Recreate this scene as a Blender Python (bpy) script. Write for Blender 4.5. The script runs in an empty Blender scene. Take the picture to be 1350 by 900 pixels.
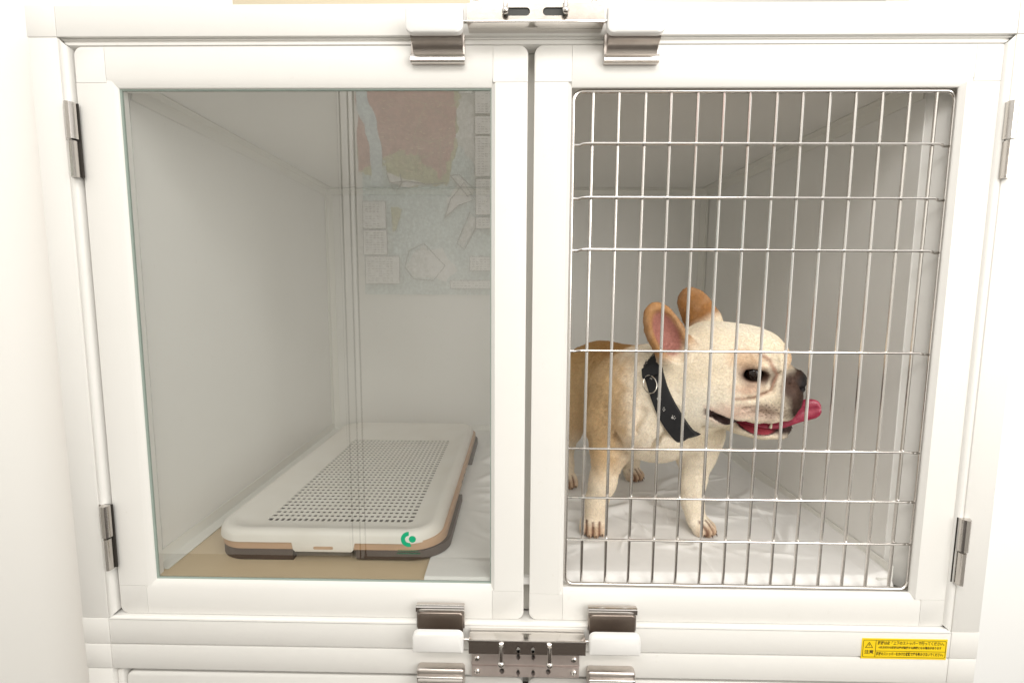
import bpy, bmesh, math, random, time
import numpy as np
from mathutils import Vector, Matrix
from mathutils.bvhtree import BVHTree
random.seed(7); np.random.seed(7)
sc = bpy.context.scene
C = sc.collection

# ------------------------------------------------------------------ camera
cd = bpy.data.cameras.new("camera"); cam = bpy.data.objects.new("camera", cd); C.objects.link(cam)
cam.location = (0.5683, -0.6432, 0.4298)
cam.rotation_euler = (1.4635, -0.0052, 0.0175)
cd.sensor_width = 36; cd.lens = 17.117; cd.shift_x = 0.0015; cd.shift_y = -0.0003
cd.clip_start = 0.01; cd.clip_end = 60
sc.camera = cam

# ------------------------------------------------------------------ world, ceiling lamp and added front light
w = bpy.data.worlds.new("World"); sc.world = w; w.use_nodes = True
bg = w.node_tree.nodes["Background"]; bg.inputs[0].default_value = (1.0, 0.975, 0.93, 1); bg.inputs[1].default_value = 1.0
def area(name, loc, target, sx, sy, power, col=(1, .98, .95)):
    d = bpy.data.lights.new(name, 'AREA'); d.shape = 'RECTANGLE'; d.size = sx; d.size_y = sy; d.energy = power; d.color = col
    o = bpy.data.objects.new(name, d); C.objects.link(o); o.location = loc
    o.rotation_euler = (Vector(target) - Vector(loc)).to_track_quat('-Z', 'Y').to_euler()
    return o
area("front_fill", (1.75, -1.45, .85), (0.25, 0.6, 0.3), 1.2, 1.1, 15.5)  # added light, low at front right, to brighten the cage interior
area("ceiling_lamp", (0.65, -1.5, 1.85), (0.5, 0.3, 0.1), 1.8, 0.6, 18)
sc.view_settings.view_transform = 'Standard'; sc.view_settings.look = 'None'
sc.view_settings.exposure = 0.24; sc.view_settings.gamma = 1.0
sc.cycles.use_denoising = True; sc.cycles.max_bounces = 10; sc.cycles.transparent_max_bounces = 16
sc.cycles.glossy_bounces = 6; sc.cycles.sample_clamp_indirect = 6

# ------------------------------------------------------------------ materials
def mat(name, col=(.8, .8, .8), rough=.5, metal=0., noise=None, bump=None, spec=None, coat=None, sheen=None):
    """noise=(scale, amount, second colour); bump=(scale, strength)"""
    m = bpy.data.materials.new(name); m.use_nodes = True; n = m.node_tree; b = n.nodes["Principled BSDF"]
    b.inputs["Base Color"].default_value = (*col, 1); b.inputs["Roughness"].default_value = rough; b.inputs["Metallic"].default_value = metal
    if spec is not None: b.inputs["Specular IOR Level"].default_value = spec
    if coat: b.inputs["Coat Weight"].default_value = coat; b.inputs["Coat Roughness"].default_value = .15
    if sheen: b.inputs["Sheen Weight"].default_value = sheen
    tc = n.nodes.new("ShaderNodeTexCoord")
    if noise:
        t = n.nodes.new("ShaderNodeTexNoise"); t.inputs["Scale"].default_value = noise[0]; t.inputs["Detail"].default_value = 8
        n.links.new(tc.outputs["Object"], t.inputs["Vector"])
        mx = n.nodes.new("ShaderNodeMixRGB"); mx.inputs[1].default_value = (*col, 1); mx.inputs[2].default_value = (*noise[2], 1)
        mr = n.nodes.new("ShaderNodeMapRange"); mr.inputs[1].default_value = .4; mr.inputs[2].default_value = .7; mr.inputs[4].default_value = noise[1]
        n.links.new(t.outputs["Fac"], mr.inputs[0]); n.links.new(mr.outputs[0], mx.inputs[0]); n.links.new(mx.outputs[0], b.inputs["Base Color"])
        mr2 = n.nodes.new("ShaderNodeMapRange"); mr2.inputs[3].default_value = max(.02, rough * .85); mr2.inputs[4].default_value = min(1, rough * 1.25)
        n.links.new(t.outputs["Fac"], mr2.inputs[0]); n.links.new(mr2.outputs[0], b.inputs["Roughness"])
    if bump:
        t2 = n.nodes.new("ShaderNodeTexNoise"); t2.inputs["Scale"].default_value = bump[0]; t2.inputs["Detail"].default_value = 4
        n.links.new(tc.outputs["Object"], t2.inputs["Vector"])
        bp = n.nodes.new("ShaderNodeBump"); bp.inputs["Strength"].default_value = bump[1]; bp.inputs["Distance"].default_value = .001
        n.links.new(t2.outputs["Fac"], bp.inputs["Height"]); n.links.new(bp.outputs["Normal"], b.inputs["Normal"])
    return m
M = {}
M['paint'] = mat('white_paint', (.81, .795, .76), .42, noise=(9, .35, (.78, .76, .72)), bump=(350, .06))
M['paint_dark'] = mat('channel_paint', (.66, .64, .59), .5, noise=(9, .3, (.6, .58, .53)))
M['panel'] = mat('laminate_panel', (.88, .87, .84), .55, noise=(5, .5, (.85, .84, .805)), bump=(260, .12))
M['mould'] = mat('aluminium_moulding', (.86, .85, .80), .42, noise=(12, .3, (.82, .80, .75)))
M['wood'] = mat('beige_board', (.66, .53, .36), .5, noise=(6, .6, (.60, .47, .31)), bump=(120, .1))
M['sheet'] = mat('nonwoven_sheet', (.83, .815, .79), .9, noise=(60, .5, (.79, .775, .75)), bump=(700, .25), sheen=.2)
M['steel'] = mat('polished_steel', (.72, .69, .66), .14, 1., noise=(30, .3, (.64, .60, .57)), bump=(90, .03))
M['steel_brushed'] = mat('brushed_steel', (.62, .57, .53), .32, 1., noise=(40, .5, (.50, .45, .41)), bump=(160, .05))
M['wire'] = mat('wire_steel', (.76, .73, .70), .22, 1., bump=(150, .03))
M['plastic'] = mat('white_plastic', (.85, .84, .82), .28, noise=(15, .3, (.82, .80, .77)), coat=.3)
M['dark'] = mat('dark_gap', (.03, .025, .02), .6)
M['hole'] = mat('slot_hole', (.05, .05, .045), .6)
M['tray'] = mat('tray_white', (.80, .765, .71), .45, noise=(14, .4, (.72, .67, .59)), bump=(200, .08))
M['tray_tan'] = mat('tray_tan', (.52, .33, .20), .5, noise=(20, .4, (.47, .29, .17)))
M['tray_brown'] = mat('tray_brown', (.070, .045, .032), .5, noise=(20, .4, (.055, .036, .026)))
M['pad'] = mat('tray_inner', (.15, .125, .10), .9)
M['wall'] = mat('wall_paint', (.93, .92, .885), .7, noise=(3, .4, (.91, .90, .865)), bump=(80, .1))
M['wall_beige'] = mat('wall_beige', (.75, .66, .50), .7, noise=(3, .4, (.72, .63, .48)))
M['counter'] = mat('counter_white', (.88, .88, .87), .4, noise=(4, .3, (.86, .86, .85)))
M['vinyl'] = mat('vinyl_floor', (.060, .045, .036), .5, noise=(4, .5, (.045, .034, .028)))
M['shaded_steel'] = mat('shaded_steel', (.30, .25, .215), .35, 1., noise=(40, .5, (.22, .18, .16)), bump=(160, .05))  # steel with the recess shade of the lower handles in its colour
M['hinge_steel'] = mat('hinge_steel', (.56, .53, .50), .20, 1., noise=(30, .4, (.46, .43, .40)))
M['plate_dimmed'] = mat('dimmed_steel', (.33, .305, .275), .20, 1., noise=(40, .6, (.24, .22, .20)), bump=(120, .05))  # steel darkened so the bright reflection in the top flap is dimmer
M['plate'] = mat('satin_plate', (.60, .53, .50), .50, .85, noise=(60, .5, (.52, .45, .42)), bump=(160, .05))
M['block_brown'] = mat('block_brown', (.50, .24, .09), .5, noise=(7, .5, (.40, .18, .06)))
M['yellow'] = mat('label_yellow', (.93, .66, .01), .4, noise=(30, .2, (.88, .60, .01)))
M['ink'] = mat('label_ink', (.06, .035, .01), .5)
M['green'] = mat('logo_green', (.0, .36, .17), .5)
M['green_pale'] = mat('logo_green_pale', (.02, .15, .08), .5)
M['rubber'] = mat('collar_fabric', (.012, .012, .014), .75, bump=(900, .5))
M['tongue'] = mat('tongue', (.29, .014, .048), .35, noise=(160, .9, (.42, .05, .09)), bump=(500, .5), coat=.4)
M['eye'] = mat('eye', (.012, .006, .004), .05, spec=.5)
M['claw'] = mat('claw', (.10, .06, .04), .4)
M['tooth'] = mat('tooth', (.75, .68, .52), .3)
M['print_white'] = mat('print_white', (.55, .53, .50), .6)
M['silver'] = mat('silver_ring', (.75, .70, .62), .2, 1.)
for k, c in dict(p_sea=(.46, .57, .57), p_land=(.36, .125, .10), p_green=(.34, .34, .14), p_river=(.46, .56, .62), p_box=(.80, .79, .76), p_grey=(.60, .62, .58), p_line=(.07, .07, .07), p_street=(.60, .42, .26)).items():
    M[k] = mat('map_' + k[2:] + '_print', c, .5, noise=(75, 1.0, tuple(min(1, v * 1.6 + .10) for v in c)))
def scuffs(m, dark, amt):
    n = m.node_tree; b = n.nodes["Principled BSDF"]; src = b.inputs["Base Color"].links[0].from_socket
    tc = n.nodes.new("ShaderNodeTexCoord"); mp = n.nodes.new("ShaderNodeMapping"); mp.inputs["Scale"].default_value = (14, 40, 9); mp.inputs["Rotation"].default_value = (.3, .5, .8)
    t = n.nodes.new("ShaderNodeTexNoise"); t.inputs["Scale"].default_value = 5; t.inputs["Detail"].default_value = 12; t.inputs["Roughness"].default_value = .75
    mr = n.nodes.new("ShaderNodeMapRange"); mr.inputs[1].default_value = .62; mr.inputs[2].default_value = .74; mr.inputs[4].default_value = amt
    mx = n.nodes.new("ShaderNodeMixRGB"); mx.inputs[2].default_value = (*dark, 1)
    n.links.new(tc.outputs["Object"], mp.inputs[0]); n.links.new(mp.outputs[0], t.inputs["Vector"]); n.links.new(t.outputs["Fac"], mr.inputs[0]); n.links.new(mr.outputs[0], mx.inputs[0]); n.links.new(src, mx.inputs[1]); n.links.new(mx.outputs[0], b.inputs["Base Color"])
scuffs(M['panel'], (.50, .46, .40), .35); scuffs(M['paint'], (.62, .58, .50), .30); scuffs(M['tray'], (.55, .48, .38), .35); scuffs(M['wood'], (.42, .32, .2), .4)
def glass():
    m = bpy.data.materials.new('glass'); m.use_nodes = True; n = m.node_tree; n.nodes.remove(n.nodes["Principled BSDF"])
    o = n.nodes["Material Output"]; tr = n.nodes.new("ShaderNodeBsdfTransparent"); tr.inputs[0].default_value = (.955, .968, .955, 1)
    gl = n.nodes.new("ShaderNodeBsdfGlossy"); gl.inputs["Roughness"].default_value = .004
    fr = n.nodes.new("ShaderNodeFresnel"); fr.inputs[0].default_value = 1.52
    mu = n.nodes.new("ShaderNodeMath"); mu.operation = 'MULTIPLY_ADD'; mu.inputs[1].default_value = 1.0; mu.inputs[2].default_value = .14; mu.use_clamp = True
    mx = n.nodes.new("ShaderNodeMixShader")
    ge = n.nodes.new("ShaderNodeNewGeometry"); io = n.nodes.new("ShaderNodeMapRange"); io.inputs[3].default_value = 1.52; io.inputs[4].default_value = 1 / 1.52   # a thin sheet reflects the same from both sides
    n.links.new(ge.outputs["Backfacing"], io.inputs[0]); n.links.new(io.outputs[0], fr.inputs[0])
    n.links.new(fr.outputs[0], mu.inputs[0]); n.links.new(mu.outputs[0], mx.inputs[0]); n.links.new(tr.outputs[0], mx.inputs[1]); n.links.new(gl.outputs[0], mx.inputs[2]); n.links.new(mx.outputs[0], o.inputs[0])
    return m
M['glass'] = glass()
M['glass_edge'] = mat('glass_edge', (.30, .36, .32), .2)

# ------------------------------------------------------------------ helpers
def tag(o, label=None, cat=None, group=None, kind=None):
    if label: o['label'] = label
    if cat: o['category'] = cat
    if group: o['group'] = group
    if kind: o['kind'] = kind
    return o
def link_mesh(name, me, m, parent=None, smooth=True):
    o = bpy.data.objects.new(name, me); C.objects.link(o)
    if m is not None and not me.materials: me.materials.append(M[m] if isinstance(m, str) else m)
    if parent is not None: o.parent = parent
    if smooth and len(me.polygons):
        me.polygons.foreach_set('use_smooth', [True] * len(me.polygons))
        try: me.set_sharp_from_angle(angle=math.radians(38))
        except Exception: pass
    me.update()
    return o
def fin(name, bm, m, parent=None, smooth=True):
    bmesh.ops.recalc_face_normals(bm, faces=bm.faces)
    me = bpy.data.meshes.new(name); bm.to_mesh(me); bm.free()
    return link_mesh(name, me, m, parent, smooth)
def empty(name, loc=(0, 0, 0)):
    o = bpy.data.objects.new(name, None); C.objects.link(o); o.location = loc; o.empty_display_size = .05
    return o
def add_box(bm, x0, x1, y0, y1, z0, z1, bev=0., seg=2):
    b2 = bmesh.new(); bmesh.ops.create_cube(b2, size=1)
    for v in b2.verts: v.co = Vector(((x0 + x1) / 2 + v.co.x * (x1 - x0), (y0 + y1) / 2 + v.co.y * (y1 - y0), (z0 + z1) / 2 + v.co.z * (z1 - z0)))
    if bev: bmesh.ops.bevel(b2, geom=list(b2.edges), offset=bev, segments=seg, profile=.5, affect='EDGES')
    me = bpy.data.meshes.new('t'); b2.to_mesh(me); b2.free(); bm.from_mesh(me); bpy.data.meshes.remove(me)
def box(name, m, parent, x0, x1, y0, y1, z0, z1, bev=.0008, seg=2):
    bm = bmesh.new(); add_box(bm, x0, x1, y0, y1, z0, z1, bev, seg); return fin(name, bm, m, parent)
def add_tube(bm, pts, r, n=10, closed=False, caps=True):
    pts = [Vector(p) for p in pts]; N = len(pts); rs = r if hasattr(r, '__len__') else [r] * N
    t0 = (pts[1] - pts[0]).normalized(); up = Vector((0, 0, 1)) if abs(t0.z) < .9 else Vector((1, 0, 0))
    prev = None; rings = []
    for i, p in enumerate(pts):
        if closed: t = (pts[(i + 1) % N] - pts[i - 1]).normalized()
        else: t = (pts[min(i + 1, N - 1)] - pts[max(i - 1, 0)]).normalized()
        a = (t.cross(up) if prev is None else (prev - t * prev.dot(t))).normalized(); prev = a; b = t.cross(a)
        rings.append([bm.verts.new(p + (a * math.cos(k * 2 * math.pi / n) + b * math.sin(k * 2 * math.pi / n)) * rs[i]) for k in range(n)])
    for i in range(N if closed else N - 1):
        A, B = rings[i], rings[(i + 1) % N]
        for k in range(n): bm.faces.new((A[k], A[(k + 1) % n], B[(k + 1) % n], B[k]))
    if not closed and caps: bm.faces.new(rings[0]); bm.faces.new(rings[-1])
def tube(name, m, parent, pts, r, n=10, closed=False):
    bm = bmesh.new(); add_tube(bm, pts, r, n, closed); return fin(name, bm, m, parent)
def loft(bm, loops, closed=True, cap0=False, cap1=False):
    R = [[bm.verts.new(p) for p in L] for L in loops]; n = len(R[0])
    for A, B in zip(R, R[1:]):
        for k in range(n if closed else n - 1): bm.faces.new((A[k], A[(k + 1) % n], B[(k + 1) % n], B[k]))
    if cap0: bm.faces.new(R[0])
    if cap1: bm.faces.new(R[-1])
def prism(name, m, parent, poly, axis, a, b, bev=0.0):
    """poly: 2-D outline in the other two axes, extruded along axis from a to b"""
    bm = bmesh.new(); f = {'x': lambda u, v, t: (t, u, v), 'y': lambda u, v, t: (u, t, v), 'z': lambda u, v, t: (u, v, t)}[axis]
    loft(bm, [[f(u, v, a) for u, v in poly], [f(u, v, b) for u, v in poly]], True, True, True)
    if bev: bmesh.ops.bevel(bm, geom=list(bm.edges), offset=bev, segments=2, profile=.5, affect='EDGES')
    return fin(name, bm, m, parent)
def rrect(x0, x1, y0, y1, r, n=8):
    rs = r if hasattr(r, '__len__') else (r,) * 4; out = []
    for (cx, cy, a0), rr in zip(((x1, y1, 0), (x0, y1, 90), (x0, y0, 180), (x1, y0, 270)), rs):
        sx = -1 if cx == x1 else 1; sy = -1 if cy == y1 else 1
        for k in range(n + 1):
            a = math.radians(a0 + 90 * k / n); out.append((cx + sx * rr + rr * math.cos(a), cy + sy * rr + rr * math.sin(a)))
    return out
def mesh_np(name, V, F, m, parent=None, smooth=True):
    me = bpy.data.meshes.new(name); me.from_pydata([tuple(v) for v in V], [], F); return link_mesh(name, me, m, parent, smooth)

# ================================================================== the room around the cage
tag(box('floor', 'vinyl', None, -4, 5, -3.2, 1.3, -1.05, -1.0, 0), kind='structure')
tag(box('wall', 'wall', None, -4, -.062, .055, .11, -1.0, 2.0, .002), kind='structure')          # beside the cage, left
tag(box('wall', 'wall', None, -.058, 4.5, 1.0, 1.06, -1.0, 2.0, .0), kind='structure')           # behind the cage
tag(box('wall', 'wall', None, -4, 5, -1.86, -1.80, -1.0, 2.0, 0), kind='structure')            # facing the cage, seen in the glass
tag(box('wall_panel', 'wall_beige', None, -.344, .80, .985, .9995, .85, 1.9, .002), 'beige panel on the wall just above the top rail of the cage', 'wall panel')
tag(box('wall', 'wall', None, 1.235, 4.5, .262, .32, -1.0, 2.0, .0), kind='structure')            # right of the cage
tag(box('side_counter', 'counter', None, 1.245, 3.2, .205, .2612, -.999, .060, .004), 'white counter standing against the wall right of the cage', 'counter')
# poster opposite the cage, seen mirrored in the glass door (x runs as in the reflection, z up)
def poster():
    y0 = -1.7995
    p = box('map_poster', 'p_sea', None, -.207, .56, y0, y0 + .003, .398, 1.62, .0)
    tag(p, 'large coastal map poster on the wall, seen as a faint reflection in the glass door', 'poster')
    def X(px): return -.207 + (px - 479) * .003728
    def Z(py): return .398 + (389 - py) * .003652
    lay = [0]
    def poly(name, m, pts):
        lay[0] += 1; y = y0 + .003 + .0006 * lay[0]
        bm = bmesh.new(); bm.faces.new([bm.verts.new((X(a), y, Z(b))) for a, b in pts]); return fin(name, bm, m, p, False)
    def wob(pts, amp=2.2, n=5, seed=1):
        r = random.Random(seed); out = []
        for (a, b), (c, d) in zip(pts, pts[1:] + pts[:1]):
            for k in range(n):
                t = k / n; out.append((a + (c - a) * t + r.uniform(-amp, amp) * (k > 0), b + (d - b) * t + r.uniform(-amp, amp) * (k > 0)))
        return out
    poly('map_coast', 'p_green', wob([(474, 62), (626, 62), (632, 120), (628, 160), (600, 176), (606, 190), (590, 244), (560, 240), (545, 246), (512, 232), (508, 210), (500, 232), (476, 226)], 3, 7, 2))
    poly('map_land', 'p_land', wob([(474, 62), (594, 62), (600, 120), (604, 150), (600, 188), (584, 236), (556, 208), (530, 196), (510, 205), (496, 214), (474, 226)], 3.5, 7, 3))
    poly('map_shore', 'p_grey', wob([(606, 62), (680, 62), (680, 232), (640, 232), (606, 190), (604, 150), (612, 120)], 3, 6, 4))
    poly('map_river', 'p_river', wob([(474, 62), (488, 62), (488, 130), (500, 160), (506, 200), (506, 245), (492, 245), (490, 200), (484, 165), (474, 145)], 1.2, 4, 5))
    for k, q in enumerate([[(545, 333), (560, 322), (580, 345), (572, 368), (548, 366), (535, 352)], [(560, 330), (584, 326), (604, 356), (588, 372), (566, 360)], [(596, 232), (606, 230), (628, 250), (618, 256)],
                           [(590, 262), (612, 236), (624, 262), (606, 268), (592, 284)], [(606, 318), (622, 280), (632, 290), (612, 326)], [(516, 272), (532, 274), (524, 300), (518, 306)], [(512, 226), (540, 236), (566, 240), (540, 246), (514, 238)]]):
        poly('map_island', ['p_grey', 'p_box', 'p_grey', 'p_box', 'p_grey', 'p_green', 'p_box'][k], wob(q, 1.5, 4, 10 + k))
    r = random.Random(8)
    def line(name, m, pts, wd):
        lay[0] += 1; y = y0 + .003 + .0006 * lay[0]; bm = bmesh.new(); v = [Vector((X(a), y, Z(b))) for a, b in pts]; off = []
        for i, p_ in enumerate(v):
            t = (v[min(i + 1, len(v) - 1)] - v[max(i - 1, 0)]).normalized(); n_ = Vector((-t.z, 0, t.x)) * wd; off.append((p_ + n_, p_ - n_))
        L = [(bm.verts.new(a), bm.verts.new(b)) for a, b in off]
        for (a, b), (c_, d) in zip(L, L[1:]): bm.faces.new((a, b, d, c_))
        return fin(name, bm, m, p, False)
    for k in range(9):
        a, b = r.uniform(505, 590), r.uniform(75, 225); pts = [(a, b)]; an = r.choice((0, .2, 1.5, 1.7)) + r.uniform(-.2, .2)
        for j in range(6): an += r.uniform(-.35, .35); a += 9 * math.cos(an); b += 9 * math.sin(an); pts.append((min(a, 600), min(b, 236)))
        line('map_road', 'p_green', pts, .0015)
    for q in ([(512, 226), (516, 240), (540, 238), (566, 242), (590, 240)], [(518, 244), (524, 252), (532, 240), (530, 228)], [(540, 330), (560, 320), (588, 350), (572, 370), (546, 368), (534, 352), (540, 330)], [(596, 231), (607, 229), (630, 251), (619, 258), (596, 231)], [(604, 320), (622, 278), (634, 290), (614, 328), (604, 320)], [(588, 286), (596, 262), (614, 240), (628, 262), (606, 270), (588, 286)]): line('map_outline', 'p_line', q, .0026)
    lay[0] += 1; bm = bmesh.new(); y = y0 + .003 + .0006 * lay[0]
    for k in range(420):
        a, b = r.uniform(504, 598), r.uniform(68, 232); an = .25 * math.sin(a * .05) + r.choice((0, 0, 0, 1.5)); l_, t_ = r.uniform(1.5, 5.5), r.uniform(.25, .7)
        if b > 195 and abs(a - 545) > (240 - b) * 1.1: continue
        dx, dz = math.cos(an) * l_, math.sin(an) * l_; bm.faces.new([bm.verts.new((X(u), y, Z(v))) for u, v in ((a, b - t_), (a + dx, b + dz - t_), (a + dx, b + dz + t_), (a, b + t_))])
    fin('map_streets', bm, 'p_street', p, False)['kind'] = 'stuff'
    bxs = [(480, 265, 510, 300), (480, 303, 511, 335), (482, 338, 527, 374), (629, 108, 672, 152), (629, 156, 672, 178), (629, 181, 672, 232), (630, 236, 672, 282), (630, 286, 672, 300), (622, 338, 672, 356), (596, 370, 672, 380), (609, 118, 626, 128)]
    for k, (a, b, c, d) in enumerate(bxs):
        q = [(a, b), (c, b), (c, d), (a, d)]; poly('map_box_border', 'p_line', [(a - .9, b - .9), (c + .9, b - .9), (c + .9, d + .9), (a - .9, d + .9)]); poly('map_box', 'p_box', q)
        bm = bmesh.new(); lay[0] += 1; y = y0 + .003 + .0006 * lay[0]; yy = b + 3; r = random.Random(k)
        while yy < d - 2:
            for s in range(int((c - a - 6) / 5)):
                if r.random() < .8: bm.faces.new([bm.verts.new((X(u), y, Z(v))) for u, v in ((a + 3 + s * 5, yy), (a + 6.4 + s * 5, yy), (a + 6.4 + s * 5, yy + .8), (a + 3 + s * 5, yy + .8))])
            yy += 3.2
        fin('map_caption', bm, 'p_line', p, False)['kind'] = 'stuff'
poster()
tag(box('brown_reflection_block', 'block_brown', None, .70, .93, -1.7995, -1.70, 1.60, 1.95, .004), 'orange brown block added opposite the cage to be mirrored in the top latch plate', 'mirrored block')  # unseen block, added only for an orange brown reflection in the latch
tag(box('dark_reflection_block', 'hole', None, .30, .41, -1.7995, -1.785, 1.64, 1.76, .003), 'dark square block added opposite the cage to be mirrored in the top latch plate', 'vent')  # unseen block, added only for a dark patch in the latch reflection
dc = box('door_casing', 'wall', None, -.318, -.247, -1.7995, -1.775, -1.0, 1.99, .006)
tag(dc, 'white vertical door casing beside the map poster, reflected in the glass door', 'door casing')
for x in (-.322, -.302, -.263, -.243): box('casing_gap_shade', 'dark', dc, x - .0036, x + .0036, -1.7996 if abs(x + .2825) > .03 else -1.7755, -1.7985 if abs(x + .2825) > .03 else -1.7745, -1.0, 1.985, 0)  # near-black strips painted in as the shadows of the casing gaps

# ================================================================== the cage
cage = tag(empty('pet_cage', (.58, .3, -.08)), 'upper white framed pet cage with one glass door and one wire door', 'cage')
low = tag(empty('pet_cage', (.58, .3, -.9)), 'lower white cage under the dog, only its top rail and door tops in view', 'cage')
C0 = Vector(cage.location); L0 = Vector(low.location)
def adopt(o, root=None):   # parts are modelled in world space; keep them where they are under their thing
    root = root or cage
    o.parent = root; o.matrix_parent_inverse = Matrix.Translation(root.location).inverted(); return o
def P(o): return adopt(o)
XL, XR = -.0515, 1.2085
# frame: corner blocks, posts, rails (front faces at y = -.006)
for a, b, c_ in ((XL, -.0135, 0), (1.1705 + .0, XR, 1)):
    P(box('post', 'paint', None, a + (.0008 if c_ == 0 else 0), b - (.0008 if c_ else 0), -.0059, .05, -.0390, .7400, .0012))
    P(box('corner_block', 'paint', None, a, b, -.0061, .05, .7402, .778, .0012))
    P(box('corner_block', 'paint', None, a, b, -.0061, .05, -.078, -.0392, .0010))
def rail(name, x0, x1, z0, z1, lip=None, y=-.006):
    return box(name, 'paint', None, x0, x1, y, .05, z0, z1, .0011)
P(rail('rail', -.0131, 1.1701, .7402, .7775))
P(box('side_trim', 'tray_tan', None, -.0536, -.0518, .002, .05, -.60, .774, .0004))
P(rail('rail', -.0131, 1.1701, -.0775, -.0412))
P(box('outer_panel', 'paint', None, -.0505, -.0470, .0505, .765, -.077, .7690, .0005)); P(box('outer_panel', 'paint', None, 1.2040, 1.2075, .0505, .765, -.077, .7690, .0005)); P(box('outer_panel', 'paint', None, -.0505, 1.2075, .0505, .765, .7695, .7765, .0005))
for a, b in ((-.0505, -.0470), (1.2040, 1.2075)): adopt(box('outer_panel', 'paint', None, a, b, .0505, .765, -.98, -.0800, .0005), low)
# quarter-round channel strips around the doors, mitred at the corners
def channel(name, o_, i_, z_, flip):
    pass
def jamb_ring():
    prof = [(0, -.004), (.002, -.0052), (.005, -.0050), (.0078, -.0030), (.0092, .001), (.0094, .02)]   # (inset, y)
    x0, x1, z0, z1 = -.0133, 1.1835 - .013, -.0410, .7400
    segs = [('t', (x0, z1), (x1, z1)), ('b', (x0, z0), (x1, z0)), ('l', (x0, z0), (x0, z1)), ('r', (x1, z0), (x1, z1))]
    def pt(cx, cz, d): return (cx + d * (1 if cx == x0 else -1), cz + d * (1 if cz == z0 else -1))
    for k, a, b in segs:
        prof2 = prof if k in 'lr' else [(0, -.0005), (.0018, -.001), (.0022, .0015), (.0032, .0018), (.0045, -.0008), (.0075, -.0008), (.0092, .003), (.0094, .02)] if k == 't' else [(0, -.0062), (.0012, -.0068), (.003, -.0064), (.0038, -.004), (.0048, -.0035), (.0052, .004), (.0056, .02)]
        bm = bmesh.new()
        for (d0, y0), (d1, y1) in zip(prof2, prof2[1:]):
            p = [(*pt(*a, d0), y0), (*pt(*b, d0), y0), (*pt(*b, d1), y1), (*pt(*a, d1), y1)]
            bm.faces.new([bm.verts.new((q[0], q[2], q[1])) for q in p])
        bmesh.ops.remove_doubles(bm, verts=bm.verts, dist=1e-6)
        P(fin('channel_strip', bm, 'paint' if k != 't' else 'paint', None))
jamb_ring()
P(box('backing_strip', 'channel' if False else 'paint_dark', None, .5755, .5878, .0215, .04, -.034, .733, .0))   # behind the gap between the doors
for z in (.012, .046): pass

# interior shell (slightly narrower than the frame), open to the front
YF, YB, SH = .045, .747, -.013
bxl, bxr, bzt, bzb = .034, 1.108, .705, .0165
bl, br = .027, 1.086
def quad(name, m, pts, th=None, parent=None):
    bm = bmesh.new(); vs = [bm.verts.new(p) for p in pts]; f = bm.faces.new(vs)
    if th:
        r = bmesh.ops.extrude_face_region(bm, geom=[f]); nv = [g for g in r['geom'] if isinstance(g, bmesh.types.BMVert)]
        bmesh.ops.translate(bm, verts=nv, vec=th)
    return fin(name, bm, m, parent, False)
P(quad('side_panel', 'panel', [(bxl, YF, bzb), (bl, YB, bzb), (bl, YB, bzt), (bxl, YF, bzt)], (-.012, 0, 0)))
P(quad('side_panel', 'panel', [(bxr, YF, bzb), (br, YB, bzb), (br, YB, bzt), (bxr, YF, bzt)], (.012, 0, 0)))
P(quad('side_panel', 'panel', [(bxr + .0178, .0225, bzb - .012), (bxr, YF + .002, bzb - .012), (bxr, YF + .002, bzt + .002), (bxr + .0178, .0225, bzt + .002)], (.003, .003, 0)))
P(quad('back_panel', 'panel', [(bl - .012, YB, bzb), (br + .012, YB, bzb), (br + .012, YB, bzt), (bl - .012, YB, bzt)], (0, .012, 0)))
P(quad('ceiling_panel', 'panel', [(bxl - .012, YF, bzt), (bxr + .012, YF, bzt), (br + .012, YB + .012, bzt), (bl - .012, YB + .012, bzt)], (0, 0, .012)))
P(box('floor_lip', 'wood', None, bxl, .560, .0110, .0360, bzb - .006, bzb - .00005, 0))
P(quad('floor_board', 'wood', [(bxl - .0, .0360, bzb), (bxr + .0, .0360, bzb), (br + .012, YB + .012, bzb), (bl - .012, YB + .012, bzb)], (0, 0, -.012)))
# front returns of the carcass: the door opens onto these
P(box('front_return', 'panel', None, .004, bxl - .0005, .022, YF - .0005, -.03, .733, .001))
P(box('front_return', 'panel', None, bxr + .0180, 1.166, .022, YF - .0005, -.03, .733, .001))
P(box('front_return', 'paint', None, bxl, bxr, .022, YF - .0005, bzt + .0005, .733, .001))
P(box('front_return', 'paint', None, bxl, bxr, .022, YF - .0005, -.03, .004, .001))
# aluminium angle mouldings along the inner edges
def angle(a, b, u, v, wdt=.013, th=.0016):
    """an L-shaped moulding from a to b lying on the two surfaces with inward directions u and v"""
    a, b, u, v = map(Vector, (a, b, u, v)); bm = bmesh.new()
    prof = [(0, 0), (wdt, 0), (wdt, th), (th * 2.2, th * 1.6), (th * 1.6, th * 2.2), (th, wdt), (0, wdt)]
    loft(bm, [[a + u * s + v * t for s, t in prof], [b + u * s + v * t for s, t in prof]], True, True, True)
    return P(fin('edge_moulding', bm, 'mould', None, False))
e = .0006
angle((bl + e, YB - .002, bzt - e), (br - e, YB - .002, bzt - e), (0, -1, 0), (0, 0, -1), .016)
angle((bl + e, YB - e, bzb), (bl + e, YB - e, bzt - .0025), (1, 0, 0), (0, -1, 0), .017)
angle((br - e, YB - e, bzb), (br - e, YB - e, bzt - .0025), (-1, 0, 0), (0, -1, 0), .017)
angle((bxl + e, YF + .002, bzt - e), (bl + e, YB - .004, bzt - e), (1, 0, 0), (0, 0, -1), .020)
angle((bxr - e, YF + .002, bzt - e), (br - e, YB - .004, bzt - e), (-1, 0, 0), (0, 0, -1), .020)
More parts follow.
